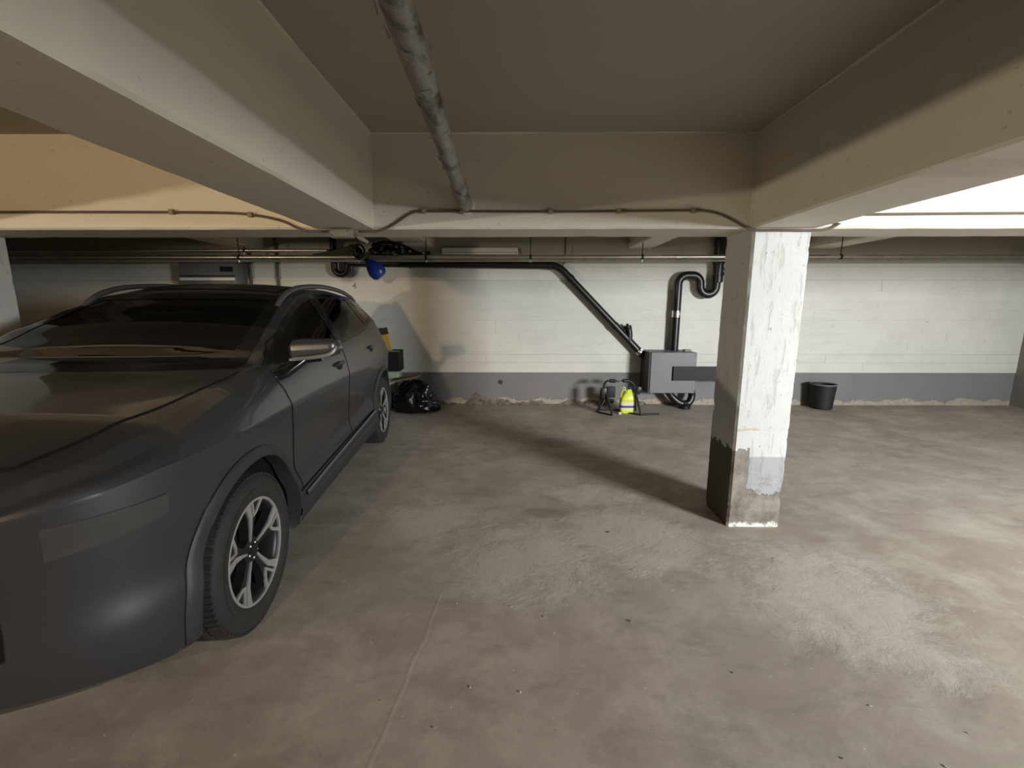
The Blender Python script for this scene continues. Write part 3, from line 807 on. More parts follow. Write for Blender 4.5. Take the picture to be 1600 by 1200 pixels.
# interior
for yy in (.37, -.37):
    st = cp('front_seat', MB().rbox((-.20, yy - .25, .55), (.32, yy + .25, .74), .05, 3), M['seat'])
    cp('seat_back', MB().rbox((-.09, -.24, 0), (.06, .24, .62), .05, 3, Matrix.Translation((-.22, yy, .66)) @ Matrix.Rotation(math.radians(-14), 4, 'Y')), M['seat'], st)
    cp('headrest', MB().rbox((-.06, -.13, 0), (.05, .13, .19), .04, 3, Matrix.Translation((-.40, yy, 1.30)) @ Matrix.Rotation(math.radians(-10), 4, 'Y')), M['seat'], st)
rs = cp('rear_seat', MB().rbox((-1.15, -.62, .55), (-.62, .62, .74), .05, 3), M['seat'])
cp('seat_back', MB().rbox((-.08, -.62, 0), (.07, .62, .60), .05, 3, Matrix.Translation((-1.18, 0, .66)) @ Matrix.Rotation(math.radians(-18), 4, 'Y')), M['seat'], rs)
cp('dashboard', MB().grid(24, 8, lambda u, v: Vector(((1.06 + .05 * (1 - (2 * u - 1) ** 2)) - .42 * v, -.72 + 1.44 * u, 1.10 + .02 * math.sin(v * 3) - .16 * max(0, v - .75) / .25))), M['seat'])
swc = Vector((.42, .37, 1.02)); A_ = math.radians(65)
cp('steering_wheel', MB().tube([swc + Vector((-math.cos(A_) * math.sin(i * .2618) * .18, .18 * math.cos(i * .2618), math.sin(A_) * math.sin(i * .2618) * .18)) for i in range(24)], .014, 8, closed=True), M['seat'])
cp('cabin_floor', MB().box((-1.75, -.72, .40), (1.0, .72, .46)), M['seat'])
# ================================================================== PIPES AND CABLES
def single(mb, name, mat, label, cat, group=None, smooth=True, angle=40): return tag(mb.build(name, mat, None, smooth, angle=angle), label, cat, group)
# flaking pipe under the ceiling, running into the cross beam
pts = [Vector((-.305 + .033 * (2.835 - y), y, 2.098 + .012 * (2.835 - y) / 1.8)) for y in [2.835 - i * .1 for i in range(45)]]
pp = empty('ceiling_pipe', (-.30, 2.83, 2.06), 'old pipe with flaking grey paint running under the ceiling into the beam', 'pipe')
mb = MB()
mb.tube(pts, [.0365 + .0045 * noise.fractal(p * 6, .6, 2, 3) for p in pts], 22); mb.build('pipe_run', M['pipe_old'], pp, True)
pts2 = [p for p in pts]; fl = MB()
for k in range(46):
    y = 2.75 - k * .062; q = Vector((-.305 + .033 * (2.835 - y), y, 2.098 + .012 * (2.835 - y) / 1.8)); a = random.uniform(-2.9, .3); r = .039
    d = Vector((math.cos(a), 0, math.sin(a))); tng = Vector((-math.sin(a), 0, math.cos(a))); s_ = random.uniform(.006, .020)
    fl.add([q + d * r - tng * s_ + Vector((0, -s_, 0)), q + d * (r + .003) + tng * s_ + Vector((0, -s_ * .4, 0)), q + d * (r + .009) + Vector((0, s_ * 1.5, 0))], [(0, 1, 2)])
fo = fl.build('paint_flakes', M['pipe_old'], pp); tag(fo, kind='stuff')
MB().lathe([(.040, -.012), (.052, -.010), (.056, 0)], (-.305, 2.832, 2.098), (0, 1, 0), 24).build('wall_collar', M['beam'], pp, True)
# cable across the cross beam
cy = 2.818
cpts = [(-3.2, cy, 2.062), (-2.3, cy, 2.060), (-1.78, cy, 2.055), (-1.587, cy, 2.040), (-1.432, cy, 2.008), (-1.34, cy, 1.968), (-1.27, cy, 1.948), (-1.10, cy, 1.945)]
cb = empty('power_cable', (0, cy, 2.06), 'brown cable clipped along the cross beam face', 'cable')
MB().tube(smoothline(cpts, 6), .0075, 8).build('cable_run', M['cable'], cb, True)
cpts = [(-.99, cy, 1.945), (-.86, cy, 1.947), (-.80, cy, 1.962), (-.735, cy, 1.993), (-.665, cy, 2.038), (-.615, cy, 2.057), (-.549, cy, 2.063), (.209, cy, 2.059), (.7, cy, 2.062), (1.06, cy, 2.064), (1.15, cy, 2.060), (1.24, cy, 2.040), (1.33, cy, 2.000), (1.39, cy, 1.968), (1.45, cy - .004, 1.950), (1.60, cy - .006, 1.949), (1.86, cy - .004, 1.950), (1.96, cy, 1.985), (2.1, cy, 2.04), (XR, cy, 2.05)]
MB().tube(smoothline(cpts, 6), .0075, 8).build('cable_run', M['cable'], cb, True)
for x, z in ((-2.1, 2.06), (-1.62, 2.043), (-.56, 2.063), (-.33, 2.062), (.21, 2.059), (.62, 2.061), (1.07, 2.064)):
    MB().rbox((x - .014, cy - .012, z - .014), (x + .014, 2.832, z + .016), .004).build('clip', M['box_grey'], cb)
# paint lumps under the cable
jb = empty('junction_box', (-1.045, 2.81, 1.93), 'small weathered junction box under the cross beam', 'junction box')
MB().rbox((-1.125, 2.765, 1.902), (-.985, 2.828, 1.954), .010, 3).build('housing', M['box_grey'], jb, True)
MB().rbox((-1.115, 2.757, 1.908), (-.995, 2.766, 1.948), .004, 2).build('cover', M['box_grey'], jb, True)
for x, z in ((-1.105, 1.916), (-1.005, 1.939)): MB().lathe([(.005, 0), (.005, .004)], (x, 2.757, z), (0, -1, 0), 8).build('screw', M['steel'], jb)
for sx in (-1, 1): MB().lathe([(.013, 0), (.013, .018), (.009, .022)], (-1.055 + sx * .068, 2.815, 1.942), (sx, 0, 0), 12).build('cable_gland', M['box_grey'], jb, True)
ho = empty('cable_plug', (-.93, 2.79, 1.86), 'pale cable plug dangling beside the junction box', 'plug')
MB().tube(smoothline([(-.99, 2.79, 1.925), (-.965, 2.79, 1.915), (-.94, 2.79, 1.900)], 6), .008, 8).build('lead', M['box_grey'], ho, True)
MB().lathe([(.008, -.01), (.014, 0), (.015, .03), (.012, .036), (.010, .06), (.004, .064)], (-.955, 2.79, 1.908), (.85, 0, -.5), 14).build('plug_body', M['box_grey'], ho, True)
# galvanised service pipes under the ceiling at the back
def service(y, z, r, x0, x1, label, hangers, mat='silver', dz=0):
    o = empty('service_pipe', ((x0 + x1) / 2, y, z), label, 'pipe')
    MB().tube([(x0, y, z - dz / 2), (x0 * .5 + x1 * .5, y, z), (x1, y, z + dz / 2)], r, 16).build('pipe_run', M[mat], o, True)
    for x in hangers:
        MB().tube([(x, y, z + r), (x, y, ZC + .002)], .006, 8).build('hanger_rod', M['dark_metal'], o)
        MB().lathe([(r + .003, -.012), (r + .007, -.012), (r + .007, .012), (r + .003, .012)], (x, y, z), (1, 0, 0), 20).build('clamp', M['dark_metal'], o)
        MB().rbox((x - .010, y - .010, z - r - .040), (x + .010, y + .010, z - r + .002), .003).build('clamp_bolt', M['steel'], o)
    for x in [x0 + 1.4 + 2.9 * i for i in range(int((x1 - x0 - 1.4) / 2.9) + 1)]:
        MB().lathe([(r, -.03), (r + .006, -.028), (r + .006, .028), (r, .03)], (x, y, z), (1, 0, 0), 18, cap=False).build('coupling', M[mat], o, True)
    return o
sp = service(5.95, 2.118, .027, XL, XR, 'long galvanised pipe slung below the ceiling in front of the back wall', (-3.62, -2.05, -1.17, .19, 1.64, 4.2))
MB().tube([(XL, 5.955, 2.072), (XR, 5.955, 2.072)], .014, 12).build('conduit', M['box_grey'], sp, True)
service(6.30, 2.245, .020, XL, -2.60, 'thin galvanised pipe high on the left end of the back wall', (-3.75,))
# black drain pipes
Yd = 6.50; R_ = .053
dp = empty('drain_pipe', (-.5, Yd, .7), 'long black plastic drain sloping along the back wall into the grey box', 'pipe')
trap = [(-2.60, Yd, 2.49), (-2.60, Yd, 2.06)] + [Vector(p) for p in arc((-2.505, Yd, 2.03), .095, 180, 360, 12, (1, 0, 0), (0, 0, 1))] + [(-2.41, Yd, 2.065)]
trap = [(-2.60, Yd, ZC - .004), (-2.60, Yd, 2.06)] + arc((-2.505, Yd, 2.03), .095, 180, 355, 12, (1, 0, 0), (0, 0, 1)) + arc((-2.36, Yd, 2.045), .05, 180, 95, 5, (1, 0, 0), (0, 0, 1)) + [(-2.30, Yd, 2.094)]
MB().tube(trap, .046, 16).build('trap', M['black_plastic'], dp, True)
run = rounded([(-2.32, Yd, 2.094), (.60, Yd, 2.058), (1.99, Yd, .655)], .13, 8)
MB().tube(run, R_, 18).build('pipe_run', M['black_plastic'], dp, True)
for c_, ax in (((-1.5, Yd, 2.083), (1, 0, -.012)), ((.47, Yd, 2.06), (1, 0, -.012)), ((.78, Yd, 1.877), (.704, 0, -.71)), ((1.45, Yd, 1.20), (.704, 0, -.71))):
    MB().lathe([(R_, -.035), (R_ + .007, -.032), (R_ + .007, .032), (R_, .035)], c_, ax, 20, cap=False).build('coupling', M['black_plastic'], dp, True)
br = MB(); br.tube(rounded([(1.66, Yd - .01, .99), (1.66, Yd - .01, 1.10), (1.635, Yd - .01, 1.20)], .05, 4), .046, 16); br.lathe([(.052, 0), (.056, .005), (.056, .045), (.05, .05)], (1.636, Yd - .01, 1.16), (-.2, 0, 1), 18)
br.lathe([(.02, 0), (.02, .025), (.01, .03)], (1.626, Yd - .01, 1.208), (-.2, 0, 1), 8)
br.build('branch', M['black_plastic'], dp, True)
MB().lathe([(R_ + .002, -.03), (R_ + .006, -.03), (R_ + .006, -.012), (R_ + .003, -.01), (R_ + .003, .01), (R_ + .006, .012), (R_ + .006, .03), (R_ + .002, .03)], (1.815, Yd, .832), (.704, 0, -.71), 20, cap=False).build('steel_clamp', M['steel'], dp)
MB().rbox((1.805, Yd - .082, .835), (1.845, Yd - .05, .875), .006).build('clamp_screw', M['steel'], dp, True)
dq = empty('drain_pipe', (2.6, Yd, .8), 'black plastic drain with an S bend rising from the grey box', 'pipe')
a1 = arc((2.455, Yd, 1.76), .13, 180, 0, 14, (1, 0, 0), (0, 0, 1))
sb = [(2.325, Yd, .84), (2.325, Yd, 1.70)] + arc((2.445, Yd, 1.80), .12, 180, 90, 7, (1, 0, 0), (0, 0, 1)) + arc((2.52, Yd, 1.80), .12, 90, 10, 7, (1, 0, 0), (0, 0, 1)) + arc((2.755, Yd, 1.765), .112, 182, 350, 14, (1, 0, 0), (0, 0, 1)) + [(2.872, Yd, 1.86)]
MB().tube(sb, .059, 20).build('s_bend', M['black_plastic'], dq, True)
MB().tube([(2.876, Yd, 1.83), (2.880, Yd, 2.05), (2.885, Yd, ZC - .004)], [.066, .074, .074], 18).build('riser', M['black_plastic'], dq, True)
for zc, rr in ((1.87, .066), (2.12, .074), (2.36, .074)):
    MB().lathe([(rr, -.05), (rr + .010, -.045), (rr + .010, .045), (rr, .05)], (2.88, Yd, zc), (0, 0, 1), 20, cap=False).build('coupling', M['black_plastic'], dq, True)
MB().tube([(2.90, Yd, 2.02), (2.98, Yd, 1.94)], .050, 14).build('branch', M['black_plastic'], dq, True)
st = MB()
for h in (-.038, .038): st.lathe([(.060, h - .008), (.065, h - .008), (.065, h + .008), (.060, h + .008)], (2.325, Yd, 1.375), (0, 0, 1), 20, cap=False)
st.lathe([(.0605, -.03), (.0625, -.03), (.0625, .03), (.0605, .03)], (2.325, Yd, 1.375), (0, 0, 1), 20, cap=False)
st.rbox((2.30, Yd - .072, 1.36), (2.35, Yd - .060, 1.39), .004); st.build('steel_coupling', M['steel'], dq, True)
# box on the wall
gb = empty('wall_box', (2.23, 6.4, .27), 'grey boxed-in panel on the back wall where the drains meet', 'box')
MB().rbox((1.905, 6.19, .268), (2.545, 6.215, .845), .004).build('front_panel', M['grey_board'], gb)
MB().rbox((1.880, 6.205, .262), (1.912, YB - .01, .845), .004).build('side_panel', M['brown_board'], gb)
MB().rbox((2.515, 6.205, .262), (2.545, YB - .01, .845), .004).build('side_panel', M['brown_board'], gb)
MB().rbox((1.90, 6.205, .262), (2.53, YB - .01, .285), .004).build('bottom_panel', M['brown_board'], gb)
MB().rbox((1.90, 6.205, .828), (2.53, YB - .01, .848), .003).build('top_panel', M['grey_board'], gb)
for x, z in ((1.93, .30), (1.93, .81), (2.52, .30), (2.52, .81)): MB().lathe([(.006, 0), (.005, .003)], (x, 6.19, z), (0, -1, 0), 8).build('screw', M['dark_metal'], gb)
single(MB().rbox((2.40, 6.28, .848), (2.50, 6.36, .880), .008), 'timber_block', M['box_grey'], 'small grey block lying on top of the grey box', 'block')
pk = empty('black_board', (2.75, 6.15, .45), 'black board fixed across the grey box and running behind the pillar', 'board')
MB().rbox((2.215, 6.160, .452), (3.60, 6.188, .652), .004).build('plank', M['black_board'], pk)
for x, z in ((2.40, .612), (2.50, .492), (3.2, .612)): MB().lathe([(.009, 0), (.007, .005)], (x, 6.160, z), (0, -1, 0), 8).build('bolt_head', M['dark_metal'], pk)
MB().rbox((3.45, 6.188, .44), (3.52, YB - .01, .66), .004).build('bracket', M['black_board'], pk)
tr_ = empty('floor_trap', (2.5, 6.4, 0), 'black drain trap under the grey box', 'trap')
MB().tube(rounded([(2.24, 6.40, .262), (2.30, 6.40, .17), (2.42, 6.38, .07), (2.56, 6.38, .075), (2.60, 6.40, .19), (2.60, 6.45, .255)], .07, 6), .052, 14).build('u_bend', M['black_plastic'], tr_, True)
MB().lathe([(.075, 0), (.085, .008), (.085, .05), (.07, .06), (.055, .10)], (2.49, 6.38, .0), (0, 0, 1), 20).build('base', M['black_plastic'], tr_, True)
# fluorescent batten, unlit
fx = empty('fluorescent_fitting', (-.52, 6.60, 2.2), 'unlit white fluorescent batten high on the back wall', 'light fitting')
MB().rbox((-1.06, 6.545, 2.250), (.03, YB - .004, 2.310), .008).build('spine', M['lamp_white'], fx)
MB().tube([(-1.035, 6.555, 2.232), (.005, 6.555, 2.232)], .014, 14).build('tube', M['tube_glass'], fx, True)
for x in (-1.06, .012): MB().rbox((x, 6.54, 2.214), (x + .020, 6.575, 2.262), .004).build('tube_holder', M['lamp_white'], fx)
# thin black cable hanging down the wall
single(MB().tube(smoothline([(.712, 6.60, ZC), (.708, 6.595, 2.3), (.70, 6.595, 2.12), (.672, 6.555, 2.06)], 6), .006, 8), 'thin_cable', M['dark_metal'], 'thin black cable dropping down the wall to the drain bend', 'cable')
# bulkhead on the left of the wall
gu = empty('wall_unit', (-4.3, 6.5, 1.75), 'grey metal wall unit with a dark slot, left of the car roof', 'wall unit')
MB().rbox((-4.75, 6.36, 1.66), (-3.93, YB - .008, 2.10), .012).build('case', M['grey_board'], gu, True)
MB().rbox((-4.16, 6.352, 1.965), (-3.98, 6.362, 2.035), .003).build('slot', M['gap'], gu)
MB().rbox((-4.74, 6.345, 1.845), (-3.96, 6.362, 1.885), .008).build('pale_strip', M['lamp_white'], gu)
MB().rbox((-4.74, 6.352, 1.898), (-3.96, 6.362, 1.915), .003).build('dark_strip', M['black_board'], gu)
for x, l in ((-3.87, 'thin brown vertical pipe beside the grey wall unit'), (-3.47, 'thin brown vertical pipe between the wall unit and the drain trap')):
    v = empty('vertical_conduit', (x, 6.585, 0), l, 'pipe')
    MB().tube([(x, 6.585, .0), (x, 6.585, ZC)], .020, 12).build('pipe_run', M['cable'], v, True)
    for z in (.9, 1.9): MB().rbox((x - .03, 6.57, z - .012), (x + .03, YB - .006, z + .012), .003).build('saddle', M['box_grey'], v)
# ================================================================== STOWED ABOVE THE PIPES
def lump(c, r, seed, amp=.25, nu=28, nv=18, flat=None, fq=2.2):
    c = Vector(c); r = Vector(r)
    def fn(u, v):
        a = u * 2 * math.pi; b = (v - .5) * math.pi
        d = Vector((math.cos(b) * math.cos(a), math.cos(b) * math.sin(a), math.sin(b)))
        k = 1 + amp * noise.fractal(d * fq + Vector((seed, 0, 0)), .7, 2.1, 4) + amp * .35 * abs(noise.noise(d * 6 + Vector((0, seed, 0))))
        p = Vector((d.x * r.x * k, d.y * r.y * k, d.z * r.z * k)) + c
        if flat is not None: p.z = max(p.z, flat)
        return p
    return MB().grid(nu, nv, fn, True)
# olive canvas bundle resting on the pipe: flat wedge shape
def tarp(u, v):
    x = -2.66 + .58 * u; h = .02 + .17 * u ** 1.4 * (1 - max(0, u - .85) / .15 * .5)
    a = v * 2 * math.pi; f = noise.fractal(Vector((u * 7, v * 5, 2)), .6, 2, 4)
    return Vector((x, 6.08 + (.14 + .02 * f) * math.cos(a), 2.148 + h * .5 + (h * .5 + .018 * f * u) * math.sin(a)))
single(MB().grid(36, 22, tarp), 'canvas_bundle', M['olive'], 'olive canvas bundle laid on the overhead pipe', 'canvas', angle=60)
# carrying rack (black folded bicycle carrier) with straps
rk = empty('folded_carrier', (-1.55, 6.05, 2.15), 'black folded tube carrier with straps lying on the overhead pipe', 'carrier')
for pts_, r in (([(-1.93, 6.0, 2.20), (-1.75, 5.98, 2.31), (-1.55, 6.0, 2.30), (-1.25, 6.05, 2.165)], .020), ([(-1.95, 6.12, 2.18), (-1.70, 6.12, 2.26), (-1.42, 6.12, 2.20), (-1.18, 6.1, 2.165)], .018), ([(-1.72, 5.96, 2.17), (-1.60, 5.97, 2.28), (-1.46, 6.0, 2.33)], .016), ([(-1.9, 6.05, 2.17), (-1.25, 6.05, 2.165)], .016)):
    MB().tube(rounded(pts_, .06, 5), r, 10).build('frame_tube', M['dark_metal'], rk, True)
for c_, r_, sd in (((-1.78, 6.02, 2.245), (.10, .08, .075), 1.2), ((-1.62, 6.04, 2.22), (.12, .09, .055), 4.7), ((-1.45, 6.05, 2.20), (.10, .07, .04), 8.1)):
    lump(c_, r_, sd, .4, flat=2.152).build('strap_coil', M['bag'], rk, True, angle=60)
for c_ in ((-1.55, 5.94, 2.245), (-1.47, 5.94, 2.205), (-1.38, 5.95, 2.195)): MB().lathe([(.016, -.006), (.016, .006), (.008, .008)], c_, (0, -1, 0), 10).build('knob', M['box_grey'], rk)
MB().rbox((-1.24, 5.98, 2.148), (-1.13, 6.07, 2.20), .006).build('clamp_block', M['black_board'], rk)
MB().rbox((-1.225, 5.974, 2.158), (-1.185, 5.982, 2.19), .003).build('clamp_plate', M['steel'], rk)
cl = empty('cable_coil', (-1.93, 6.0, 2.14), 'dark coil of hose hanging over the overhead pipe beside the canvas', 'hose')
MB().tube([Vector((-2.03 + .075 * math.cos(i * .35), 5.893 + .006 * math.sin(i * .9) + .0002 * i, 2.185 + .085 * math.sin(i * .35))) for i in range(60)], .012, 8).build('loops', M['dark_metal'], cl, True)
MB().lathe([(.02, -.02), (.03, 0), (.02, .02)], (-2.03, 5.875, 2.10), (0, 1, 0), 12).build('end_cap', M['dark_metal'], cl, True)
# blue container hanging below the pipe
bj = empty('blue_container', (-1.89, 5.98, 1.90), 'rounded blue plastic container hanging below the overhead pipe', 'container')
mbj = MB().lathe([(.02, -.10), (.07, -.095), (.105, -.06), (.115, 0), (.10, .06), (.075, .11), (.045, .15), (.03, .17)], (0, 0, 0), (0, 0, 1), 26)
rot = Matrix.Translation((-1.83, 5.95, 1.945)) @ Matrix.Rotation(math.radians(-40), 4, 'Y') @ Matrix.Diagonal((1, .7, 1, 1))
mbj.v = [rot @ v for v in mbj.v]; mbj.build('shell', M['blue'], bj, True)
mbn = MB().lathe([(.028, .165), (.034, .168), (.034, .20), (.028, .205)], (0, 0, 0), (0, 0, 1), 18); mbn.v = [rot @ v for v in mbn.v]; mbn.build('cap', M['dark_metal'], bj, True)
MB().tube(smoothline([(-1.93, 5.94, 2.05), (-1.92, 5.91, 2.10), (-1.915, 5.93, 2.155)], 5), .006, 6).build('hanging_strap', M['olive'], bj, True)
# ================================================================== ON THE FLOOR AT THE BACK
# black bag heap
def bagf(u, v):
    a = u * 2 * math.pi; d = Vector((math.cos(a), math.sin(a), 0)); h = v
    k = (1 - h ** 2.2) ** .5 if h < 1 else 0
    f = noise.fractal(Vector((d.x * 2.2 + 3, d.y * 2.2, h * 3)), .7, 2.2, 5); f2 = abs(noise.noise(Vector((d.x * 5, d.y * 5 + 2, h * 6))))
    r = (.08 + .92 * k) * (1 + .16 * f - .12 * f2) * (1 if h > .04 else .93)
    return Vector((-1.42 + .325 * d.x * r - .05 * h, 6.17 + .20 * d.y * r, .012 + .43 * h * (1 + .10 * f)))
bg = single(MB().grid(64, 30, bagf, True), 'bin_bag', M['bag'], 'bulging black bin bag slumped on the floor behind the car', 'bag', angle=70)
bd_ = single(MB().rbox((-.20, -.13, 0), (.20, .13, .014), .003, 2, Matrix.Translation((-1.56, 6.17, .478)) @ Matrix.Rotation(math.radians(-10), 4, 'Y')), 'cardboard_sheet', M['cardboard'], 'thin brown cardboard sheet lying on top of the black bin bag', 'cardboard')
# pale canister with a black crate standing on it
ca = empty('pale_canister', (-1.86, 6.46, 0), 'pale plastic canister under the black crate behind the car', 'canister')
MB().rbox((-2.02, 6.36, .225), (-1.71, 6.60, .55), .035, 3).build('shell', M['pale_plastic'], ca, True)
MB().lathe([(.11, .0), (.115, .02), (.11, .20), (.10, .23)], (-1.86, 6.48, 0), (0, 0, 1), 24).build('stand', M['black_board'], ca, True)
MB().rbox((-1.80, 6.345, .03), (-1.72, 6.375, .075), .006).build('tap', M['white_plastic'], ca, True)
cr = empty('plastic_crate', (-1.87, 6.47, .55), 'black plastic crate standing on the pale canister', 'crate')
for lo, hi in (((-2.05, 6.345, .552), (-1.69, 6.365, .85)), ((-2.05, 6.59, .552), (-1.69, 6.605, .85)), ((-2.05, 6.365, .552), (-2.03, 6.59, .85)), ((-1.71, 6.365, .552), (-1.69, 6.59, .85))):
    MB().rbox(lo, hi, .006).build('side_wall', M['black_board'], cr)
MB().rbox((-2.03, 6.365, .552), (-1.71, 6.59, .57), .004).build('base', M['black_board'], cr)
MB().rbox((-2.06, 6.335, .835), (-1.68, 6.360, .858), .005).build('rim', M['grey_board'], cr)
yb = empty('yellow_board', (-1.88, 6.47, .57), 'yellow board standing in the black crate behind the car', 'board')
RY = Matrix.Translation((-1.875, 6.46, .575)) @ Matrix.Rotation(math.radians(-11), 4, 'Y')
MB().rbox((-.11, -.012, 0), (.11, .012, .60), .006, 2, RY).build('panel', M['yellow_warm'], yb)
MB().rbox((-.115, -.016, 0), (.115, .016, .10), .006, 2, RY @ Matrix.Translation((0, 0, .50))).build('edge_strip', M['brown_board'], yb)
# bicycle trainer stand
bt = empty('bike_trainer', (1.47, 6.03, 0), 'black folding bicycle trainer stand on the floor by the back wall', 'trainer stand')
r = .014
Lb = [(1.30, 5.93, .015), (1.225, 6.22, .30)]
MB().tube([(1.325, 5.905, .016), (1.245, 6.05, .345)], r, 10).build('leg', M['dark_metal'], bt, True)
MB().tube([(1.205, 6.22, .016), (1.215, 6.06, .345)], r, 10).build('leg', M['dark_metal'], bt, True)
MB().tube([(1.165, 6.10, .016), (1.195, 6.05, .345)], r, 10).build('leg', M['dark_metal'], bt, True)
MB().tube([(1.145, 6.10, .016), (1.325, 5.905, .016)], .012, 8).build('foot_bar', M['dark_metal'], bt, True)
MB().tube([(1.145, 6.10, .016), (1.205, 6.22, .016), (1.72, 6.20, .016)], .012, 8).build('foot_bar', M['dark_metal'], bt, True)
MB().rbox((1.185, 6.02, .22), (1.265, 6.08, .37), .012).build('pivot_plate', M['dark_metal'], bt, True)
MB().tube(smoothline([(1.225, 6.05, .345), (1.232, 6.05, .42), (1.262, 6.05, .462), (1.31, 6.05, .470)], 5), r, 10).build('arm', M['dark_metal'], bt, True)
MB().lathe([(.016, 0), (.026, .005), (.027, .075), (.018, .085), (.012, .09), (.011, .13), (.006, .14)], (1.30, 6.05, .470), (1, 0, -.06), 14).build('axle_clamp', M['black_plastic'], bt, True)
MB().tube([(1.725, 5.93, .016), (1.665, 6.05, .33)], r, 10).build('leg', M['dark_metal'], bt, True)
MB().tube([(1.72, 6.20, .016), (1.668, 6.06, .33)], r, 10).build('leg', M['dark_metal'], bt, True)
MB().tube([(1.60, 6.02, .016), (1.725, 5.93, .016), (2.0, 6.00, .014)], .012, 8).build('foot_bar', M['dark_metal'], bt, True)
MB().rbox((-.035, -.025, 0), (.035, .025, .11), .012, 2, Matrix.Translation((1.685, 6.05, .285)) @ Matrix.Rotation(math.radians(22), 4, 'Y')).build('pivot_plate', M['dark_metal'], bt, True)
MB().tube(smoothline([(1.665, 6.05, .32), (1.655, 6.05, .38), (1.62, 6.05, .44), (1.575, 6.05, .466), (1.54, 6.05, .470)], 5), r, 10).build('arm', M['dark_metal'], bt, True)
MB().lathe([(.016, 0), (.026, .005), (.027, .065), (.018, .075), (.011, .08), (.010, .095), (.006, .10)], (1.56, 6.05, .470), (-1, 0, .0), 14).build('axle_clamp', M['black_plastic'], bt, True)
MB().lathe([(.05, -.05), (.075, -.045), (.078, 0), (.075, .045), (.05, .05)], (1.36, 6.26, .18), (1, 0, 0), 24).build('flywheel', M['dark_metal'], bt, True)
MB().tube([(1.205, 6.22, .016), (1.30, 6.25, .18), (1.42, 6.26, .18)], .012, 8).build('roller_arm', M['dark_metal'], bt, True)
MB().rbox((1.30, 6.18, .20), (1.42, 6.22, .36), .01).build('resistance_unit', M['black_board'], bt, True)
# yellow jug
jg = empty('yellow_jug', (1.575, 6.12, 0), 'bright yellow plastic jug with a blue label band beside the trainer stand', 'jug')
jx, jy = 1.575, 6.11
def jug(u, v):
    a = u * 2 * math.pi; z = v * .34; sh = 1 if z < .20 else max(.20, 1 - ((z - .20) / .14) ** 1.3 * .80)
    ca_, sa_ = math.cos(a), math.sin(a); e = 1 / max(abs(ca_), abs(sa_)) ** .75
    cut = .93 if v == 0 else 1
    off = .028 * (1 - sh) / .8
    return Vector((jx + off + .100 * sh * ca_ * e * cut * (1 if e < 1.25 else .97), jy + .062 * sh * sa_ * e * cut, z + .002))
jm = MB().grid(36, 26, jug, True); jm.add([jug(k / 36, 0) for k in range(36)], [tuple(range(36))]); jm.add([jug(k / 36, 1) for k in range(36)], [tuple(range(36))])
jm.build('shell', M['yellow'], jg, True, angle=50)
MB().lathe([(.024, 0), (.026, .003), (.026, .028), (.020, .032)], (jx + .028, jy, .34), (0, 0, 1), 18).build('cap', M['label_blue'], jg, True)
MB().tube(smoothline([(jx - .02, jy - .01, .315), (jx - .055, jy - .01, .335), (jx - .085, jy - .01, .30), (jx - .095, jy - .01, .22)], 5), .010, 8).build('handle', M['yellow'], jg, True)
MB().lathe([(.014, -.006), (.022, 0), (.014, .006)], (jx - .055, jy - .02, .352), (0, 1, 0), 16, cap=False).build('pull_ring', M['white_plastic'], jg, True)
def band(z0, z1, nm, mat, off=.0016):
    def fn(u, v):
        a = u * 2 * math.pi; z = z0 + (z1 - z0) * v; p = jug(u, z / .34); c0 = Vector((jx, jy, p.z)); d = (p - c0); return c0 + d * (1 + off / .08)
    MB().grid(36, 4, fn, True).build(nm, M[mat], jg, True)
band(.045, .165, 'label', 'label_pale'); band(.082, .112, 'label_band', 'label_blue', .003)
# little white bottle cap and rag near the jug
single(MB().lathe([(.020, 0), (.022, .004), (.022, .026), (.016, .03)], (1.455, 6.02, .0), (0, 0, 1), 14), 'bottle_cap', M['white_plastic'], 'small white cap on the floor beside the yellow jug', 'cap')
# black bin behind the pillar on the right
bn = empty('waste_bin', (4.52, 6.42, 0), 'black bin standing by the back wall right of the pillar', 'bin')
MB().lathe([(.13, .0), (.14, .01), (.165, .36), (.155, .36), (.13, .02), (.05, .015)], (4.52, 6.42, 0), (0, 0, 1), 26).build('shell', M['black_board'], bn, True)
MB().lathe([(.168, .352), (.175, .36), (.170, .372), (.158, .362)], (4.52, 6.42, 0), (0, 0, 1), 26, cap=False).build('rim', M['grey_board'], bn, True)
# scattered chips on the floor
rc = random.Random(11); ch = MB()
spots = [(-.02, 2.0), (.14, 1.93), (-.42, 3.95), (.9, 3.4), (.62, 2.75), (.75, 2.55), (.35, 2.2), (.9, 1.6), (.02, 1.5), (-.18, 1.52), (-.3, 1.35), (1.2, 2.4), (1.0, 2.75), (.2, 1.05), (1.0, 4.3), (.55, 1.9), (1.35, 1.45), (-.1, 1.2), (1.1, 1.25), (.3, 2.9)]
for i in range(44):
    x, y = spots[i] if i < len(spots) else (rc.uniform(-.9, 2.2), rc.uniform(1.0, 5.5))
    s_ = rc.uniform(.002, .005) * (1.3 if i < len(spots) else 1); a = rc.random() * 6.28; e = rc.uniform(.5, 2.2)
    pts_ = [(x + s_ * e * math.cos(a + k * 1.2566) * rc.uniform(.7, 1.2), y + s_ * math.sin(a + k * 1.2566) * rc.uniform(.7, 1.2), .0) for k in range(5)]
    ch.prism(pts_, (0, 0, s_ * .8))
m_c = NT('floor_chips'); q = m_c.noise(2.5, 1); m_c.col(m_c.ramp(q, [(.42, (.05, .042, .035)), (.55, (.50, .48, .44))])).rough(.8)
tag(ch.build('floor_chips', m_c.m), 'tiny stone and paint chips scattered on the concrete floor', 'debris', None, 'stuff')
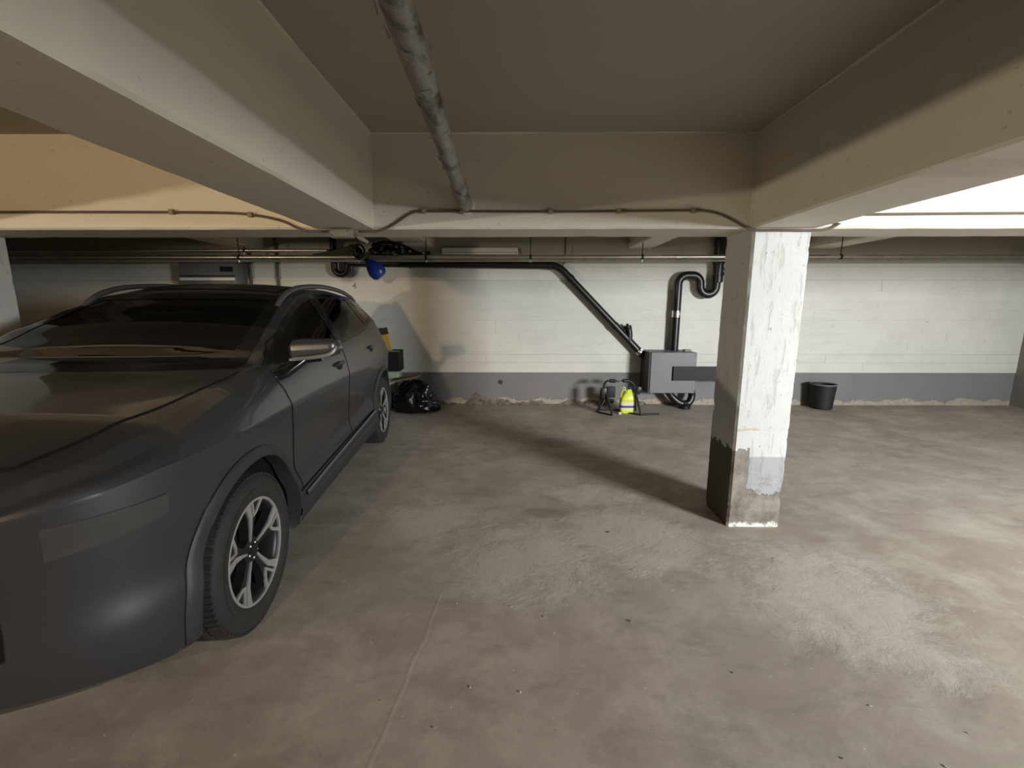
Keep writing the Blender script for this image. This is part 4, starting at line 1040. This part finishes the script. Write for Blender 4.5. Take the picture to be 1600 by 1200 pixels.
# ================================================================== WARM LAMP IN THE AISLE BEHIND
lp = empty('flood_lamp', (-1.45, -6.06, 2.12), 'warm floodlight hanging in the aisle behind the camera', 'lamp')
MB().tube([(-1.45, -6.08, 2.22), (-1.45, -6.08, ZC)], .012, 8).build('stem', M['lamp_white'], lp)
MB().lathe([(.05, -.14), (.07, -.13), (.11, -.01), (.115, .0), (.105, .0), (.065, -.11), (.03, -.12)], (-1.45, -6.0, 2.12), (0, 1, .14), 24).build('housing', M['lamp_white'], lp, True)
em = NT('warm_bulb'); em.set(Emission_Strength=18.0); em.b.inputs['Emission Color'].default_value = (1, .70, .40, 1); em.col((.9, .8, .6))
MB().lathe([(.02, -.11), (.05, -.09), (.055, -.05), (.03, -.025), (.01, -.02)], (-1.45, -6.0, 2.12), (0, 1, .14), 20).build('bulb', em.m, lp, True)
ll = bpy.data.lights.new('lamp_light', 'SPOT'); ll.energy = LAMP_WATT; ll.color = (1, .70, .40); ll.shadow_soft_size = .08
ll.spot_size = math.radians(70); ll.spot_blend = 1.0
lj = bpy.data.objects.new('lamp_light', ll); COL.objects.link(lj); lj.location = (-1.45, -5.97, 2.125); lj.rotation_euler = (math.radians(95), 0, math.radians(-3))
# second lamp: unseen warm fill, added to brighten the pillar's shaded side and beams
lt = empty('wall_fill_lamp', (XL, -2.5, 1.2), 'added warm fill lamp on the far left wall', 'lamp')
LD = Vector((math.cos(math.radians(36)), math.sin(math.radians(36)), .12)).normalized(); LO = Vector((XL + .16, -2.5, 1.3))
MB().rbox((XL, -2.56, 1.22), (XL + .03, -2.44, 1.38), .006).build('base', M['lamp_white'], lt, True)
MB().tube([(XL + .02, -2.5, 1.3), LO - LD * .06], .014, 10).build('arm', M['lamp_white'], lt, True)
MB().lathe([(.03, -.10), (.05, -.09), (.09, .03), (.095, .04), (.085, .04), (.045, -.07), (.02, -.075)], LO, LD, 26).build('housing', M['lamp_white'], lt, True)
MB().lathe([(.02, -.07), (.045, -.05), (.045, -.02), (.02, -.005)], LO, LD, 20).build('bulb', em.m, lt, True)
l2 = bpy.data.lights.new('wall_fill_light', 'SPOT'); l2.energy = 700; l2.color = (1, .84, .62); l2.shadow_soft_size = .08
l2.spot_size = math.radians(84); l2.spot_blend = 1.0
l2o = bpy.data.objects.new('wall_fill_light', l2); COL.objects.link(l2o); l2o.location = LO + LD * .05; l2o.rotation_euler = LD.to_track_quat('-Z', 'Y').to_euler()
